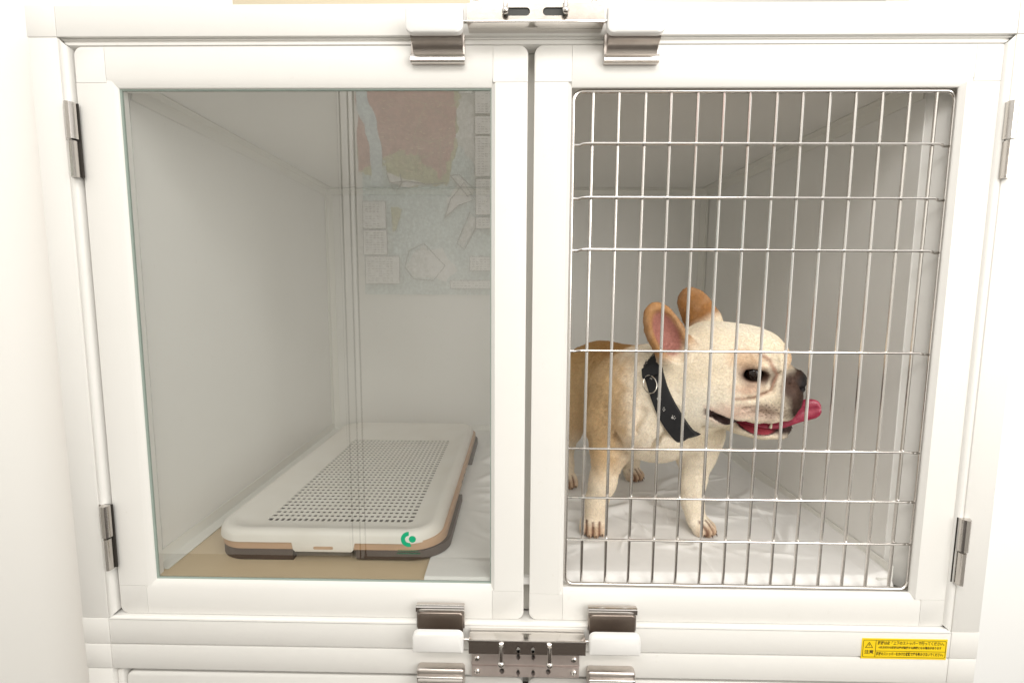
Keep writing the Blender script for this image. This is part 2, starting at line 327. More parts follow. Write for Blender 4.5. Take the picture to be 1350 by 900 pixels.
angle((bxl + e, YF - .02, bzb + e), (bl + e, YB - .004, bzb + e), (1, 0, 0), (0, 0, 1), .021)
angle((bxr - e, YF - .02, bzb + e), (br - e, YB - .004, bzb + e), (-1, 0, 0), (0, 0, 1), .021)
angle((bl + e, YB - .002, bzb + e), (br - e, YB - .002, bzb + e), (0, -1, 0), (0, 0, 1), .016)

# ------------------------------------------------------------------ doors
def door(name, label, x0, x1, z0, z1, gx0, gx1, gz0, gz1, root, bt=.010, bb=.009, bs=.0015, rad=.011):
    """frame of four members and four corner blocks round the opening gx0..gx1, gz0..gz1; front face y = 0"""
    D = .020
    # body behind the faces (thing's part); faces are its sub-parts
    bm = bmesh.new(); n = 8
    outer = rrect(x0 + .0012, x1 - .0012, z0 + .0012, z1 - .0012, rad, n); inner = rrect(gx0 + .0006, gx1 - .0006, gz0 + .0006, gz1 - .0006, .0004, n)
    back = rrect(gx0 + .0006, gx1 + .0125, gz0 - .003, gz1 + .003, .0004, n) if name == 'wire_door' else inner
    loft(bm, [[(a, .0011, b) for a, b in outer], [(a, D, b) for a, b in outer], [(a, D, b) for a, b in back], [(a, .0078, b) for a, b in back], [(a, .0076, b) for a, b in inner], [(a, .0056, b) for a, b in inner], [(a, .0011, b) for a, b in rrect(gx0 - .0052, gx1 + .0052, gz0 - bb - .0006, gz1 + bt + .0006, .0006, n)], [(a, .0011, b) for a, b in outer]], True)
    body = fin(name, bm, 'paint', None); body['label'] = label
    adopt(body, root)
    sub = []
    sx0, sx1 = gx0 - .0095, gx1 + .0095 if False else gx1 + .002   # seam lines
    ix0, ix1, iz0, iz1 = gx0 - .0045, gx1 + .0045, gz0 - bb, gz1 + bt
    g = .00022
    def member(nm, pts_front, pts_inner, outer_edge):
        pass
    def strip(nm, loops):
        b2 = bmesh.new(); loft(b2, loops, True, True, True); o = fin(nm, b2, 'paint', body, True); sub.append(o)
    def xs(profile, p0, p1, ax):
        """extrude a (t, y) profile along ax; p0/p1 give end position as function of t (mitre)"""
        L0_, L1_ = [], []
        for t, y in profile:
            L0_.append((p0(t), y, t) if ax == 'x' else (t, y, p0(t))); L1_.append((p1(t), y, t) if ax == 'x' else (t, y, p1(t)))
        return [L0_, L1_]
    mit = lambda t, edge, open_, base, s: base
    # top rail: outer z1 -> bevel start iz1 -> opening gz1
    def prof(o, i, gg, s):   # o outer coordinate, i bevel start, gg opening edge, s=+1 if outer>inner
        return [(o - s * .0006, .0004), (o - s * .0020, 0), (i, 0), (gg, .0048), (gg, .0075), (i, .0030), (o - s * .0004, .0030), (o - s * .0002, .0022)]
    def endx(base_seam, gx, iz, gz, sgn):
        # beyond the bevel start the end follows the mitre to the opening corner
        def f(t):
            k = (t - iz) / (gz - iz); k = max(0, min(1, k)); return base_seam * (1 - k) + (gx + sgn * g) * k
        return f
    cs = .0085   # corner blocks reach this far over the opening edge
    # seams: vertical ones (between corner and rail) at vx0, vx1 ; horizontal ones at hz0, hz1
    vx0, vx1 = gx0 - .0105, gx1 + .0015
    if name == 'wire_door': vx0, vx1 = gx0 + .000, gx1 + .0125
    hz0, hz1 = gz0 - .0065, gz1 + .0045
    strip('top_rail', xs(prof(z1, iz1, gz1, 1), endx(vx0 + g, gx0, iz1, gz1, 1), endx(vx1 - g, gx1, iz1, gz1, -1), 'x'))
    strip('bottom_rail', xs(prof(z0, iz0, gz0, -1), endx(vx0 + g, gx0, iz0, gz0, 1), endx(vx1 - g, gx1, iz0, gz0, -1), 'x'))
    strip('stile', xs(prof(x0, min(ix0, vx0 if vx0 < gx0 else ix0), gx0, -1), endx(hz0 + g, gz0, ix0, gx0, 1), endx(hz1 - g, gz1, ix0, gx0, -1), 'z'))
    strip('stile', xs(prof(x1, ix1, gx1, 1), endx(hz0 + g, gz0, ix1, gx1, 1), endx(hz1 - g, gz1, ix1, gx1, -1), 'z'))
    # corner blocks
    for (cx, cz) in ((0, 0), (0, 1), (1, 0), (1, 1)):
        ax0, ax1 = (x0, vx0 - g) if cx == 0 else (vx1 + g, x1)
        az0, az1 = (z0, hz0 - g) if cz == 0 else (hz1 + g, z1)
        rr = [.0006] * 4; rr[{(1, 1): 0, (0, 1): 1, (0, 0): 2, (1, 0): 3}[(cx, cz)]] = rad
        b2 = bmesh.new()
        A = rrect(ax0, ax1, az0, az1, rr, 8); B = rrect(ax0 + .0004, ax1 - .0004, az0 + .0004, az1 - .0004, rr, 8)
        def inset(d, keep):   # rounded edge only at the outer sides
            out = []
            for a, b in A:
                dx = d if (cx == 0 and a < ax0 + .012) else (-d if (cx == 1 and a > ax1 - .012) else 0)
                dz = d if (cz == 0 and b < az0 + .012) else (-d if (cz == 1 and b > az1 - .012) else 0)
                out.append((a + dx, b + dz))
            return out
        loft(b2, [[(a, .0030, b) for a, b in A], [(a, .0020, b) for a, b in inset(.0002, 1)], [(a, .0006, b) for a, b in inset(.0006, 1)], [(a, -.0001, b) for a, b in inset(.0018, 1)]], True, True, True)
        fin('corner_block', b2, 'paint', body)
    return body
glass_door = door('glass_door', 'left door holding a clear glass pane', .0006, .5779, -.0357, .7318, .0512, .5322, .0137, .6832, cage, bs=.002)
wire_door = door('wire_door', 'right door holding a steel wire grille', .5855, 1.1697, -.0357, .7318, .6327, 1.1167, .0105, .6835, cage)
pane = quad('glass_pane', 'glass', [(.0505, .0085, .0130), (.5330, .0085, .0130), (.5330, .0085, .6838), (.0505, .0085, .6838)], None, glass_door)
bm = bmesh.new()   # dull rubber gasket round the pane
loft(bm, [[(a, .0060, b) for a, b in rrect(.0508, .5326, .0133, .6836, .0004, 2)], [(a, .0070, b) for a, b in rrect(.0536, .5302, .0156, .6808, .0008, 2)], [(a, .0100, b) for a, b in rrect(.0538, .5300, .0158, .6806, .0008, 2)]], True)
fin('gasket', bm, 'glass_edge', glass_door)

# wire grille: frame rod, 14 uprights, 8 horizontals, each a sub-part of the wire door
yw = .0135
fr = rrect(.6366, 1.1202, .0112, .6815, .0125, 7)
tube('grille_frame', 'wire', wire_door, [(a, yw, b) for a, b in fr], .0027, 10, True)
nw = 14; xs_ = [.6608 + k * (1.0952 - .6608) / 13 for k in range(14)]
for k, x in enumerate(xs_):
    dx = random.uniform(-.0008, .0008)
    tube('upright_wire', 'wire', wire_door, [(x + .0012 + dx, yw + .0002, .6835), (x, yw, .35), (x - .0012 - dx, yw + .0002, .0120)], .0021, 8)
for z in (.6155, .5470, .4800, .3465, .2102, .1405, .0790):
    z += random.uniform(-.0006, .0006); pts = []
    for x, dy, dz in ((.6365, 0, .0), (.6455, 0, -.0002), (.6500, -.0028, .0010), (.6560, -.0040, .0012), (.88, -.0040, .0010), (1.1020, -.0040, .0006), (1.1070, -.0028, -.0004), (1.1105, 0, -.0012), (1.1200, 0, -.0012)):
        pts.append((x, yw + dy, z + dz))
    cw = tube('cross_wire', 'wire', wire_door, pts, .0017, 8)
    bm = bmesh.new()
    for x in xs_:
        b2 = bmesh.new(); bmesh.ops.create_icosphere(b2, subdivisions=1, radius=1)
        for v_ in b2.verts: v_.co = Vector((x + v_.co.x * random.uniform(.0024, .0031), yw - .0018 + v_.co.y * .0018, z + .0008 + v_.co.z * random.uniform(.0020, .0026)))
        me_ = bpy.data.meshes.new('t'); b2.to_mesh(me_); b2.free(); bm.from_mesh(me_); bpy.data.meshes.remove(me_)
    welds = fin('weld', bm, 'wire', wire_door); welds['kind'] = 'stuff'

# hinges: two half barrels each; the upper one rides on the post, the lower on the door
def hinge(x, z, s):
    h = P(box('hinge', 'dark', None, min(x - .002 * s, x + .0115 * s), max(x - .002 * s, x + .0115 * s), -.0042, -.0030, z - .046, z + .046, 0))
    for k, (a, b) in enumerate(((z + .0012, z + .046), (z - .046, z - .0012))):
        off = s * (.0012 if k else 0)
        cx = x + off; pr = []
        prof_ = [(-.0085, -.0046), (-.0030, -.0060), (.0000, -.0125), (.0035, -.0150), (.0075, -.0140), (.0100, -.0105), (.0105, -.0062), (.0085, -.0040)] if k == 0 else [(-.0065, -.0046), (-.0020, -.0060), (.0005, -.0125), (.0035, -.0150), (.0065, -.0140), (.0080, -.0105), (.0080, -.0062), (.0070, -.0040)]
        bm = bmesh.new()
        loft(bm, [[(cx + s * u, v, zz) for u, v in prof_] for zz in (a, (a * .97 + b * .03), (a * .03 + b * .97), b)], True, True, True)
        fin('hinge_barrel', bm, 'hinge_steel', h)
hinge(-.0065, .6150, 1); hinge(-.0065, .0830, 1); hinge(1.1760, .6150, -1); hinge(1.1745, .0800, -1)

# ------------------------------------------------------------------ latches and handles
def rot_part(o): return o
def handle(xc, zc, up, root, y0=-.0015, tilt=0.):
    """steel bracket clipped on a door rail with a white plastic thumb tab; up=+1: on the top rail, tab above"""
    hw = .0335; s = up
    br = box('door_handle', 'steel_brushed', None, xc - hw, xc + hw, y0 - .0042, y0, min(zc, zc - s * .0355), max(zc, zc - s * .0355), .0008); adopt(br, root)
    # rolled lip on the far edge from the tab
    prof_ = [(y0 - .0042, 0), (y0 - .0075, 0), (y0 - .0095, .0015), (y0 - .0095, .0075), (y0 - .0080, .0095), (y0 - .0042, .0110)]
    bm = bmesh.new(); loft(bm, [[(x, y, zc - s * .0355 + s * z) for y, z in prof_] for x in (xc - hw, xc + hw)], True, True, True); fin('lip', bm, 'steel', br)
    # arm curving out to the tab
    if s > 0: prof_ = [(y0 - .0225, .004), (y0 - .0225, -.011), (y0 - .0205, -.0135), (y0 - .0150, -.0150), (y0 - .0100, -.0175), (y0 - .0065, -.0215), (y0 - .0044, -.0262), (y0 - .0042, .004)]
    else: prof_ = [(y0 - .0042, .0085), (y0 - .0225, .0085), (y0 - .0225, .0110), (y0 - .0042, .0110)]
    bm = bmesh.new(); loft(bm, [[(x, y, zc + s * z) for y, z in prof_] for x in (xc - hw + .003, xc + hw - .002)], True, True, True)
    fin('hook', bm, 'steel_brushed', br)
    if s < 0:   # rounded plate under the lip, coloured dark for the shaded recess
        z0, z1 = zc - .004, zc + .0255; A = rrect(xc - hw + .002, xc + hw - .002, z0, z1, (.006, .006, .001, .001), 6)
        bm = bmesh.new(); loft(bm, [[(a, y0 - .0042, b) for a, b in A], [(a, y0 - .0068, b) for a, b in A], [(xc + (a - xc) * .975, y0 - .0078, zc + (b - zc) * .96) for a, b in A]], True, True, True); fin('recess_shade_plate', bm, 'shaded_steel', br)
    # tab: rounded slab
    z0, z1 = sorted((zc - s * .0120, zc + s * .0170)); r = .0085; rr = (.0012, .0012, r, r) if s > 0 else (r, r, .0012, .0012)
    A = rrect(xc - .0345, xc + .0345, z0, z1, rr, 8); cx, cz = xc, (z0 + z1) / 2
    def sc_(d): return [(a - math.copysign(min(d, abs(a - cx)), a - cx), b - math.copysign(min(d, abs(b - cz)), b - cz)) for a, b in A]
    bm = bmesh.new(); ya, yb = y0 - .0310, y0 - .0225
    loft(bm, [[(a, yb, b) for a, b in A], [(a, ya + .003, b) for a, b in A], [(a, ya + .0012, b) for a, b in sc_(.0006)], [(a, ya, b) for a, b in sc_(.0024)]], True, True, True)
    fin('thumb_tab', bm, 'plastic', br)
    return br
def latch(x0, x1, zs, s, root, tagz):
    """folded polished flap; s=+1 flap hangs below a shelf (bottom of the doors), s=-1 mirrored (top of the doors)"""
    xm = (x0 + x1) / 2
    fl = box('latch_flap', 'steel', None, x0, x1, -.0300, -.0062, min(zs, zs - s * .0012), max(zs, zs - s * .0012), .0003); adopt(fl, root)
    return fl
def slotplate(name, m, x0, x1, z0, z1, y, th, slots, parent, open_edge=None):
    """plate facing the front with round-ended slots cut through it (slots: x0,x1,z0,z1)"""
    bm = bmesh.new(); cols = sorted({x0, x1} | {q for s_ in slots for q in (s_[0], s_[1])})
    for a, b in zip(cols, cols[1:]):
        mid = (a + b) / 2; s_ = next((q for q in slots if q[0] < mid < q[1]), None)
        if s_ is None: add_box(bm, a, b, y, y + th, z0, z1)
        else:
            if s_[2] > z0: add_box(bm, a, b, y, y + th, z0, s_[2])
            if s_[3] < z1: add_box(bm, a, b, y, y + th, s_[3], z1)
            r = (s_[3] - s_[2]) / 2
            if r > .0022:
                for ex, sg in ((a, 1), (b, -1)):      # rounded slot ends
                    for zc_, sz in ((s_[2], 1), (s_[3], -1)):
                        pts = [(ex, zc_)] + [(ex + sg * r * (1 - math.sin(t)), zc_ + sz * r * (1 - math.cos(t))) for t in [k * math.pi / 12 for k in range(7)]]
                        loft(bm, [[(u, y, v) for u, v in pts], [(u, y + th, v) for u, v in pts]], True, True, True)
    o = fin(name, bm, m, parent, False); return o
# --- lower latch of the upper cage
x0, x1 = .5033, .6620
fl = latch(x0, x1, -.0440, 1, cage, 0)
box('flap_lip', 'steel', fl, x0 - .001, x1 + .001, -.0312, -.0298, -.0475, -.0434, .0006)
slotplate('flap_face', 'steel', x0, x1, -.0640, -.0472, -.0306, .0010, [(.5680, .5735, -.0640, -.0520), (.5880, .5935, -.0640, -.0520)], fl)
tube('pivot_rod', 'steel', fl, [(.488, -.0265, -.0462), (.678, -.0265, -.0462)], .0023)
for x in (.5476, .6130):
    pin = tube('latch_pin', 'steel', fl, [(x, -.0335, -.0500), (x, -.0350, -.0620), (x, -.0350, -.0725)], .0031)
    bm = bmesh.new(); bmesh.ops.create_uvsphere(bm, u_segments=14, v_segments=10, radius=.0050)
    for v in bm.verts: v.co += Vector((x, -.0350, -.0745))
    fin('pin_tip', bm, 'steel', fl)
def screwplate(zc, slots, root, xa=.5055, xb=.6560):
    sp = slotplate('screw_plate', 'plate', xa, xb, zc - .0078, zc + .0078, -.0128, .0065, slots, None); adopt(sp, root)
    for x in (xa + .0075, xb - .0075):
        bm = bmesh.new()
        loft(bm, [[(x + r * math.cos(t), y, zc + r * math.sin(t)) for t in [k * math.pi / 8 for k in range(16)]] for r, y in ((.0042, -.0128), (.0042, -.0140), (.0026, -.0152), (.0010, -.0150))], True, False, True)
        fin('screw', bm, 'steel', sp)
        box('screw_slot', 'hole', sp, x - .0012, x + .0012, -.0156, -.0149, zc - .0005, zc + .0005, 0)
    return sp
sp = screwplate(-.0850, [(.5680, .5735, -.0870, -.0772), (.5890, .5945, -.0870, -.0772)], low)
screwplate(-.1045, [(.5445, .5515, -.1085, -.0990), (.5680, .5735, -.1123, -.1000), (.5890, .5945, -.1123, -.1000), (.6095, .6165, -.1085, -.0990)], low)
adopt(box('hinge_block', 'plate', None, .5045, .6570, -.0105, -.0064, -.0965, -.0935, .0005), low)
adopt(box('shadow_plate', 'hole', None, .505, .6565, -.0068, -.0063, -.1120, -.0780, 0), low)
# --- top latch of the lower cage, only its upper edge is in view
fl2 = slotplate('latch_flap', 'steel', x0, x1, -.1330, -.1165, -.0306, .0010, [(.5680, .5735, -.1250, -.1165), (.5880, .5935, -.1250, -.1165)], None); adopt(fl2, low)
box('flap_lip', 'steel', fl2, x0 - .001, x1 + .001, -.0318, -.0296, -.1185, -.1160, .0006)
tube('pivot_rod', 'steel', fl2, [(.488, -.0275, -.1180), (.678, -.0275, -.1180)], .0023)
# --- top latch of the upper cage
x0, x1 = .5045, .6668
ft = latch(x0, x1, .7425, -1, cage, 0)
box('flap_lip', 'steel', ft, x0 - .001, x1 + .001, -.0312, -.0298, .7425, .7452, .0006)
slotplate('flap_face', 'plate_dimmed', x0, x1, .7450, .7640, -.0306, .0010, [(.5475, .5790, .7498, .7590), (.5940, .6235, .7498, .7590)], ft)
box('flap_slot_shade', 'hole', ft, .5450, .6260, -.0290, -.0286, .7470, .7605, 0)  # dark sheet behind the slots, standing in for the shade inside them
tube('pivot_rod', 'steel', ft, [(.494, -.0265, .7455), (.677, -.0265, .7455)], .0023)
for x in (.5500, .6205):
    tube('latch_pin', 'steel', ft, [(x, -.0345, .7530), (x, -.0350, .7640), (x, -.0345, .7700)], .0026)
    bm = bmesh.new(); bmesh.ops.create_uvsphere(bm, u_segments=14, v_segments=10, radius=.0042)
    for v in bm.verts: v.co += Vector((x, -.0355, .7530))
    fin('pin_tip', bm, 'steel', ft)
spt = slotplate('screw_plate', 'steel_brushed', .5075, .6630, .7585, .7790, -.0200, .0120, [], None); adopt(spt, cage)
for x in (.5140, .6565):
    bm = bmesh.new(); loft(bm, [[(x + r * math.cos(t), y, .7690 + r * math.sin(t)) for t in [k * math.pi / 8 for k in range(16)]] for r, y in ((.0050, -.0200), (.0050, -.0215), (.0032, -.0230), (.0010, -.0228))], True, False, True)
    fin('screw', bm, 'steel', spt)
handle(.4655, .7430, 1, cage); handle(.7045, .7420, 1, cage)
handle(.4610, -.0450, -1, cage) if False else None
handle(.4620, -.0425, -1, cage, y0=-.0062); handle(.7005, -.0422, -1, cage, y0=-.0062)
for xc in (.4622, .7004):
    o = box('door_handle', 'steel_brushed', None, xc - .0335, xc + .0335, -.0200, -.0040, -.1300, -.0975, .0045, 4); adopt(o, low)
    box('lip', 'steel', o, xc - .0325, xc + .0325, -.0235, -.0195, -.1160, -.1060, .0018, 3)
    tbm = box('thumb_tab', 'plastic', o, xc - .0345, xc + .0345, -.0340, -.0240, -.1420, -.1130, .003, 3)

# ------------------------------------------------------------------ lower cage: rail, corner blocks, door tops
def PL(o): return adopt(o, low)
PL(rail('rail', -.0131, 1.1701, -.1165, -.0795))
for a, b in ((XL, -.0135), (1.1705, XR)):
    PL(box('corner_block', 'paint', None, a, b, -.0062, .05, -.1168, -.0788, .0022))
    PL(box('post', 'paint', None, a + .0008, b - .0008, -.0057, .05, -.75, -.1172, .0022))
PL(box('channel_strip', 'paint', None, -.0131, 1.1701, .002, .04, -.1225, -.1170, .002))
PL(box('channel_strip', 'paint', None, -.0131, -.0030, .000, .04, -.75, -.1228, .003)); PL(box('channel_strip', 'paint', None, 1.1690, 1.1704, .000, .04, -.75, -.1228, .0004))
for a, b, lb in ((.0006, .5779, 'left'), (.5855, 1.1685, 'right')):
    bm = bmesh.new(); A = rrect(a, b, -.75, -.1262, .011, 8); B = rrect(a + .0025, b - .0025, -.7475, -.1287, .0095, 8)
    loft(bm, [[(p, .02, q) for p, q in A], [(p, .002, q) for p, q in A], [(p, 0, q) for p, q in B]], True, True, True)
    PL(fin('door', bm, 'paint', None))

# ------------------------------------------------------------------ yellow warning label on the lower rail of the upper cage
def sheet_poly(name, m, pts, y, parent):
    bm = bmesh.new(); bm.faces.new([bm.verts.new((a, y, b)) for a, b in pts]); return fin(name, bm, m, parent, False)
lx0, lx1, lz0, lz1 = 1.0485, 1.1655, -.0800, -.0495
def text(s, x, z, size, y, m, parent, name='lettering', width=None):
    c = bpy.data.curves.new(name, 'FONT'); c.body = s; c.size = size; c.align_x = 'LEFT'; c.align_y = 'CENTER'; c.resolution_u = 2; c.offset = .00012
    o = bpy.data.objects.new(name, c); C.objects.link(o); bpy.context.view_layer.update()
    me = bpy.data.meshes.new_from_object(o.evaluated_get(bpy.context.evaluated_depsgraph_get())); bpy.data.objects.remove(o)
    if len(me.vertices):
        w_ = max(v.co.x for v in me.vertices) - min(v.co.x for v in me.vertices); k = (width / w_) if width else 1
        for v in me.vertices: v.co = Vector((x + v.co.x * k, y, z + v.co.y))
    return link_mesh(name, me, m, parent, False)
lab = box('warning_label', 'yellow', None, lx0, lx1, -.00665, -.0060, lz0, lz1, .0002, 1); lab['label'] = 'yellow caution sticker with a warning triangle and lines of small print'
adopt(lab, cage)
yl = -.0069
def frame_rect(a, b, c_, d, t):
    bm = bmesh.new(); loft(bm, [[(p, yl, q) for p, q in rrect(a, b, c_, d, .0022, 4)], [(p, yl, q) for p, q in rrect(a + t, b - t, c_ + t, d - t, .0018, 4)]], True); return fin('border', bm, 'ink', lab, False)
frame_rect(lx0 + .0016, lx1 - .0016, lz0 + .0026, lz1 - .0022, .0006)
sheet_poly('divider', 'ink', [(1.0672, -.0771), (1.0678, -.0771), (1.0678, -.0520), (1.0672, -.0520)], yl, lab)
sheet_poly('divider', 'ink', [(1.0675, -.0683), (1.1636, -.0683), (1.1636, -.0677), (1.0675, -.0677)], yl, lab)
bm = bmesh.new(); T = [(1.0530, -.0635), (1.0640, -.0635), (1.0585, -.0545)]; cx, cz = 1.0585, -.0605
loft(bm, [[(a, yl, b) for a, b in T], [(cx + (a - cx) * .76, yl, cz + (b - cz) * .76) for a, b in T]], True); fin('warning_triangle', bm, 'ink', lab, False)
sheet_poly('warning_triangle', 'ink', [(1.0580, -.0575), (1.0590, -.0575), (1.0588, -.0612), (1.0582, -.0612)], yl, lab)
text('注意', 1.0525, -.0700, .0062, yl, 'ink', lab, width=.0125)
text('施錠は必ず上下のストッパーで行ってください。', 1.0700, -.0562, .0058, yl, 'ink', lab, width=.091)
text('※片方だけの施錠は扉が破損する原因となる場合があります', 1.0715, -.0628, .0040, yl, 'ink', lab, width=.086)
text('施錠のストッパーをかけた状態で扉を動かさないでください。', 1.0690, -.0725, .0055, yl, 'ink', lab, width=.092)

# ------------------------------------------------------------------ green sticker on the glass

cx, cz, yy = .4150, .0775, .0078
bm = bmesh.new(); ro, ri = .0112, .0052
A = [math.radians(t) for t in range(88, 292, 8)]
loft(bm, [[(cx + ri * math.cos(t), yy, cz + ri * math.sin(t)) for t in A], [(cx + ro * math.cos(t), yy, cz + ro * math.sin(t)) for t in A]], False)
r2 = fin('glass_mark', bm, 'green', glass_door, False)
bm = bmesh.new(); bm.faces.new([bm.verts.new((cx + .0052 + .0050 * math.cos(t * math.pi / 12), yy - .0001, cz + .0003 + .0050 * math.sin(t * math.pi / 12))) for t in range(24)])
fin('glass_mark', bm, 'green', glass_door, False)
bm = bmesh.new(); r_ = random.Random(4)
for z in (.0608, .0568):
    x = .4000 if z > .06 else .3985
    while x < (.428 if z > .06 else .430):
        wd = r_.uniform(.0010, .0018); bm.faces.new([bm.verts.new(q) for q in ((x, yy - .0002, z - .0011), (x + wd, yy - .0002, z - .0011), (x + wd, yy - .0002, z + .0009), (x, yy - .0002, z + .0009))]); x += wd + .0009
fin('mark_caption', bm, 'green_pale', glass_door, False)['kind'] = 'stuff'

# ------------------------------------------------------------------ absorbent sheet with wrinkles
def ridge(X, Y, p, q, h, wd):
    """a soft fold from p to q"""
    p, q = np.array(p), np.array(q); d = q - p; L = np.hypot(*d); d = d / L; n = np.array((-d[1], d[0]))
    s = (X - p[0]) * d[0] + (Y - p[1]) * d[1]; t = (X - p[0]) * n[0] + (Y - p[1]) * n[1]
    t = t + .012 * np.sin(s * 25 + p[0] * 40)
    e_ = np.clip(np.minimum(s, L - s) / (.25 * L) + .3, 0, 1)
    return h * e_ * np.exp(-(t / wd) ** 2) * np.where(t > 0, 1, np.exp(-(t / wd) ** 2 * 1.5))
nx, ny = 420, 420
X, Y = np.meshgrid(np.linspace(0, 1, nx), np.linspace(0, 1, ny), indexing='ij')
x_l = .4355 - .004 * Y; sx = x_l + (1.107 - .025 * Y - x_l) * X; yf = np.where(X < .25, .0095, .0185); sy = yf + (.742 - yf) * Y
Zs = np.zeros_like(sx)
rg = np.random.RandomState(11)
for a in [((.60, .20), (.90, .26), .012, .016), ((.70, .26), (.95, .20), .009, .012), ((.62, .32), (.78, .24), .007, .010), ((.95, .26), (1.07, .34), .006, .010), ((.93, .30), (1.05, .22), .005, .008), ((.47, .36), (.56, .43), .010, .018), ((.47, .30), (.60, .28), .007, .014),
          ((.48, .48), (.60, .56), .014, .02), ((.46, .22), (.54, .12), .004, .012), ((.49, .60), (.66, .62), .012, .03), ((.56, .05), (.70, .12), .004, .012), ((.85, .03), (.87, .12), .004, .006), ((.98, .10), (1.06, .18), .004, .010), ((.86, .34), (1.0, .42), .006, .014), ((.72, .12), (.88, .09), .003, .010)]:
    Zs += ridge(sx, sy, *a)
for k in range(110):
    p = (rg.uniform(.45, 1.07), rg.uniform(.04, .72)); an = rg.uniform(0, 3.14); L = rg.uniform(.04, .16)
    Zs += ridge(sx, sy, p, (p[0] + L * math.cos(an), p[1] + L * math.sin(an)), rg.uniform(.0008, .0032), rg.uniform(.0035, .011))
ed = np.minimum(np.minimum(X, 1 - X) * 8, np.minimum(Y, 1 - Y) * 8).clip(0, 1)
Zs = Zs * (.15 + .85 * ed) * .95
for cx_, cy_, rr_, k_ in ((.275, .36, .21, 1),):     # pressed flat under the tray
    Zs *= np.clip((sx - .468) / .03, 0, 1) * .95 + .05
Zs += .0195 + 1.2e-3 * np.clip((sx - bxr + .03) / .02, 0, 1) * 10 * np.clip(.3 + .7 * np.sin(sy * 9), 0, 1)
def floor_z(x, y):
    i = int(np.clip((x - .4355) / (1.093 - .4355) * (nx - 1), 0, nx - 1)); j = int(np.clip((y - .010) / .732 * (ny - 1), 0, ny - 1)); return float(Zs[i, j])
# flatten where paws stand
PAWS = [(.696, .144), (.882, .148), (.818, .385), (.671, .338)]
for px_, py_ in PAWS:
    d_ = np.hypot(sx - px_, sy - py_); f_ = np.clip(1.35 * (1 - d_ / .036), 0, 1) ** .8; Zs = Zs * (1 - f_) + .0200 * f_
idx = np.arange(nx * ny).reshape(nx, ny)
_sl = np.clip((.034 - sy) / .0155, 0, 1) ** 1.6; Zs = np.where(X < .25, Zs, Zs * (1 - _sl) + .0035 * _sl); Zs[:, 0] = np.where(X[:, 0] < .25, .0120, .0030); Zs[:, 1] = np.where(X[:, 1] < .25, .0174, Zs[:, 1])
F = np.stack([idx[:-1, :-1].ravel(), idx[1:, :-1].ravel(), idx[1:, 1:].ravel(), idx[:-1, 1:].ravel()], 1)
V = np.stack([sx.ravel(), sy.ravel(), Zs.ravel()], 1)
def mesh_fast(name, V, F, m, parent=None, smooth=True):
    me = bpy.data.meshes.new(name); V = np.asarray(V, np.float32); F = np.asarray(F, np.int32)
    me.vertices.add(len(V)); me.vertices.foreach_set('co', V.ravel()); me.loops.add(F.size); me.loops.foreach_set('vertex_index', F.ravel())
    me.polygons.add(len(F)); me.polygons.foreach_set('loop_start', np.arange(0, F.size, F.shape[1], dtype=np.int32)); me.update(calc_edges=True); me.validate()
    me.polygons.foreach_set('use_smooth', [smooth] * len(F))
    o = bpy.data.objects.new(name, me); C.objects.link(o)
    if m: me.materials.append(M[m] if isinstance(m, str) else m)
    if parent: o.parent = parent
    return o
sheet = tag(mesh_fast('absorbent_sheet', V, F, 'sheet'), 'white crumpled absorbent sheet spread over the cage floor under the dog', 'sheet')

# ------------------------------------------------------------------ pee tray
tray = tag(empty('toilet_tray', (.275, .35, bzb)), 'cream mesh-topped dog toilet tray with tan sides and brown feet behind the glass door', 'toilet tray')
def PT(o): return adopt(o, tray)
TX0, TX1, TY0, TY1 = .0965, .4500, .0500, .6620
def ringpts(d, r, n=12): return rrect(TX0 + d, TX1 - d, TY0 + d, TY1 - d, max(r, .004), n)
gx0, gx1, gy0, gy1 = .160, .3980, .1080, .5350
G = rrect(gx0, gx1, gy0, gy1, .006, 12)
O = ringpts(0, .052)
def mixr(a, b, t): return [(p[0] + (q[0] - p[0]) * t, p[1] + (q[1] - p[1]) * t) for p, q in zip(a, b)]
bm = bmesh.new(); o2 = ringpts(.0008, .052); o3 = ringpts(.0030, .050); o4 = ringpts(.0065, .046); o5 = ringpts(.0125, .041); o6 = ringpts(.020, .036)
zt_ = .0640; lo = ringpts(.0014, .052)
GG = rrect(gx0 - .012, gx1 + .010, gy0 - .014, gy1 + .020, .016, 12)
loft(bm, [[(a, b, .0470) for a, b in lo], [(a, b, .0470) for a, b in O], [(a, b, .0560) for a, b in o2], [(a, b, .0605) for a, b in o3], [(a, b, .0632) for a, b in o4], [(a, b, zt_ + .0004) for a, b in o5], [(a, b, zt_ - .0022) for a, b in o6],
          [(a, b, .0578) for a, b in mixr(o6, GG, .20)], [(a, b, .0545) for a, b in GG], [(a, b, .0530) for a, b in mixr(GG, G, .5)], [(a, b, .0526) for a, b in G], [(a, b, .0500) for a, b in G]], True)
PT(fin('rim', bm, 'tray', None))
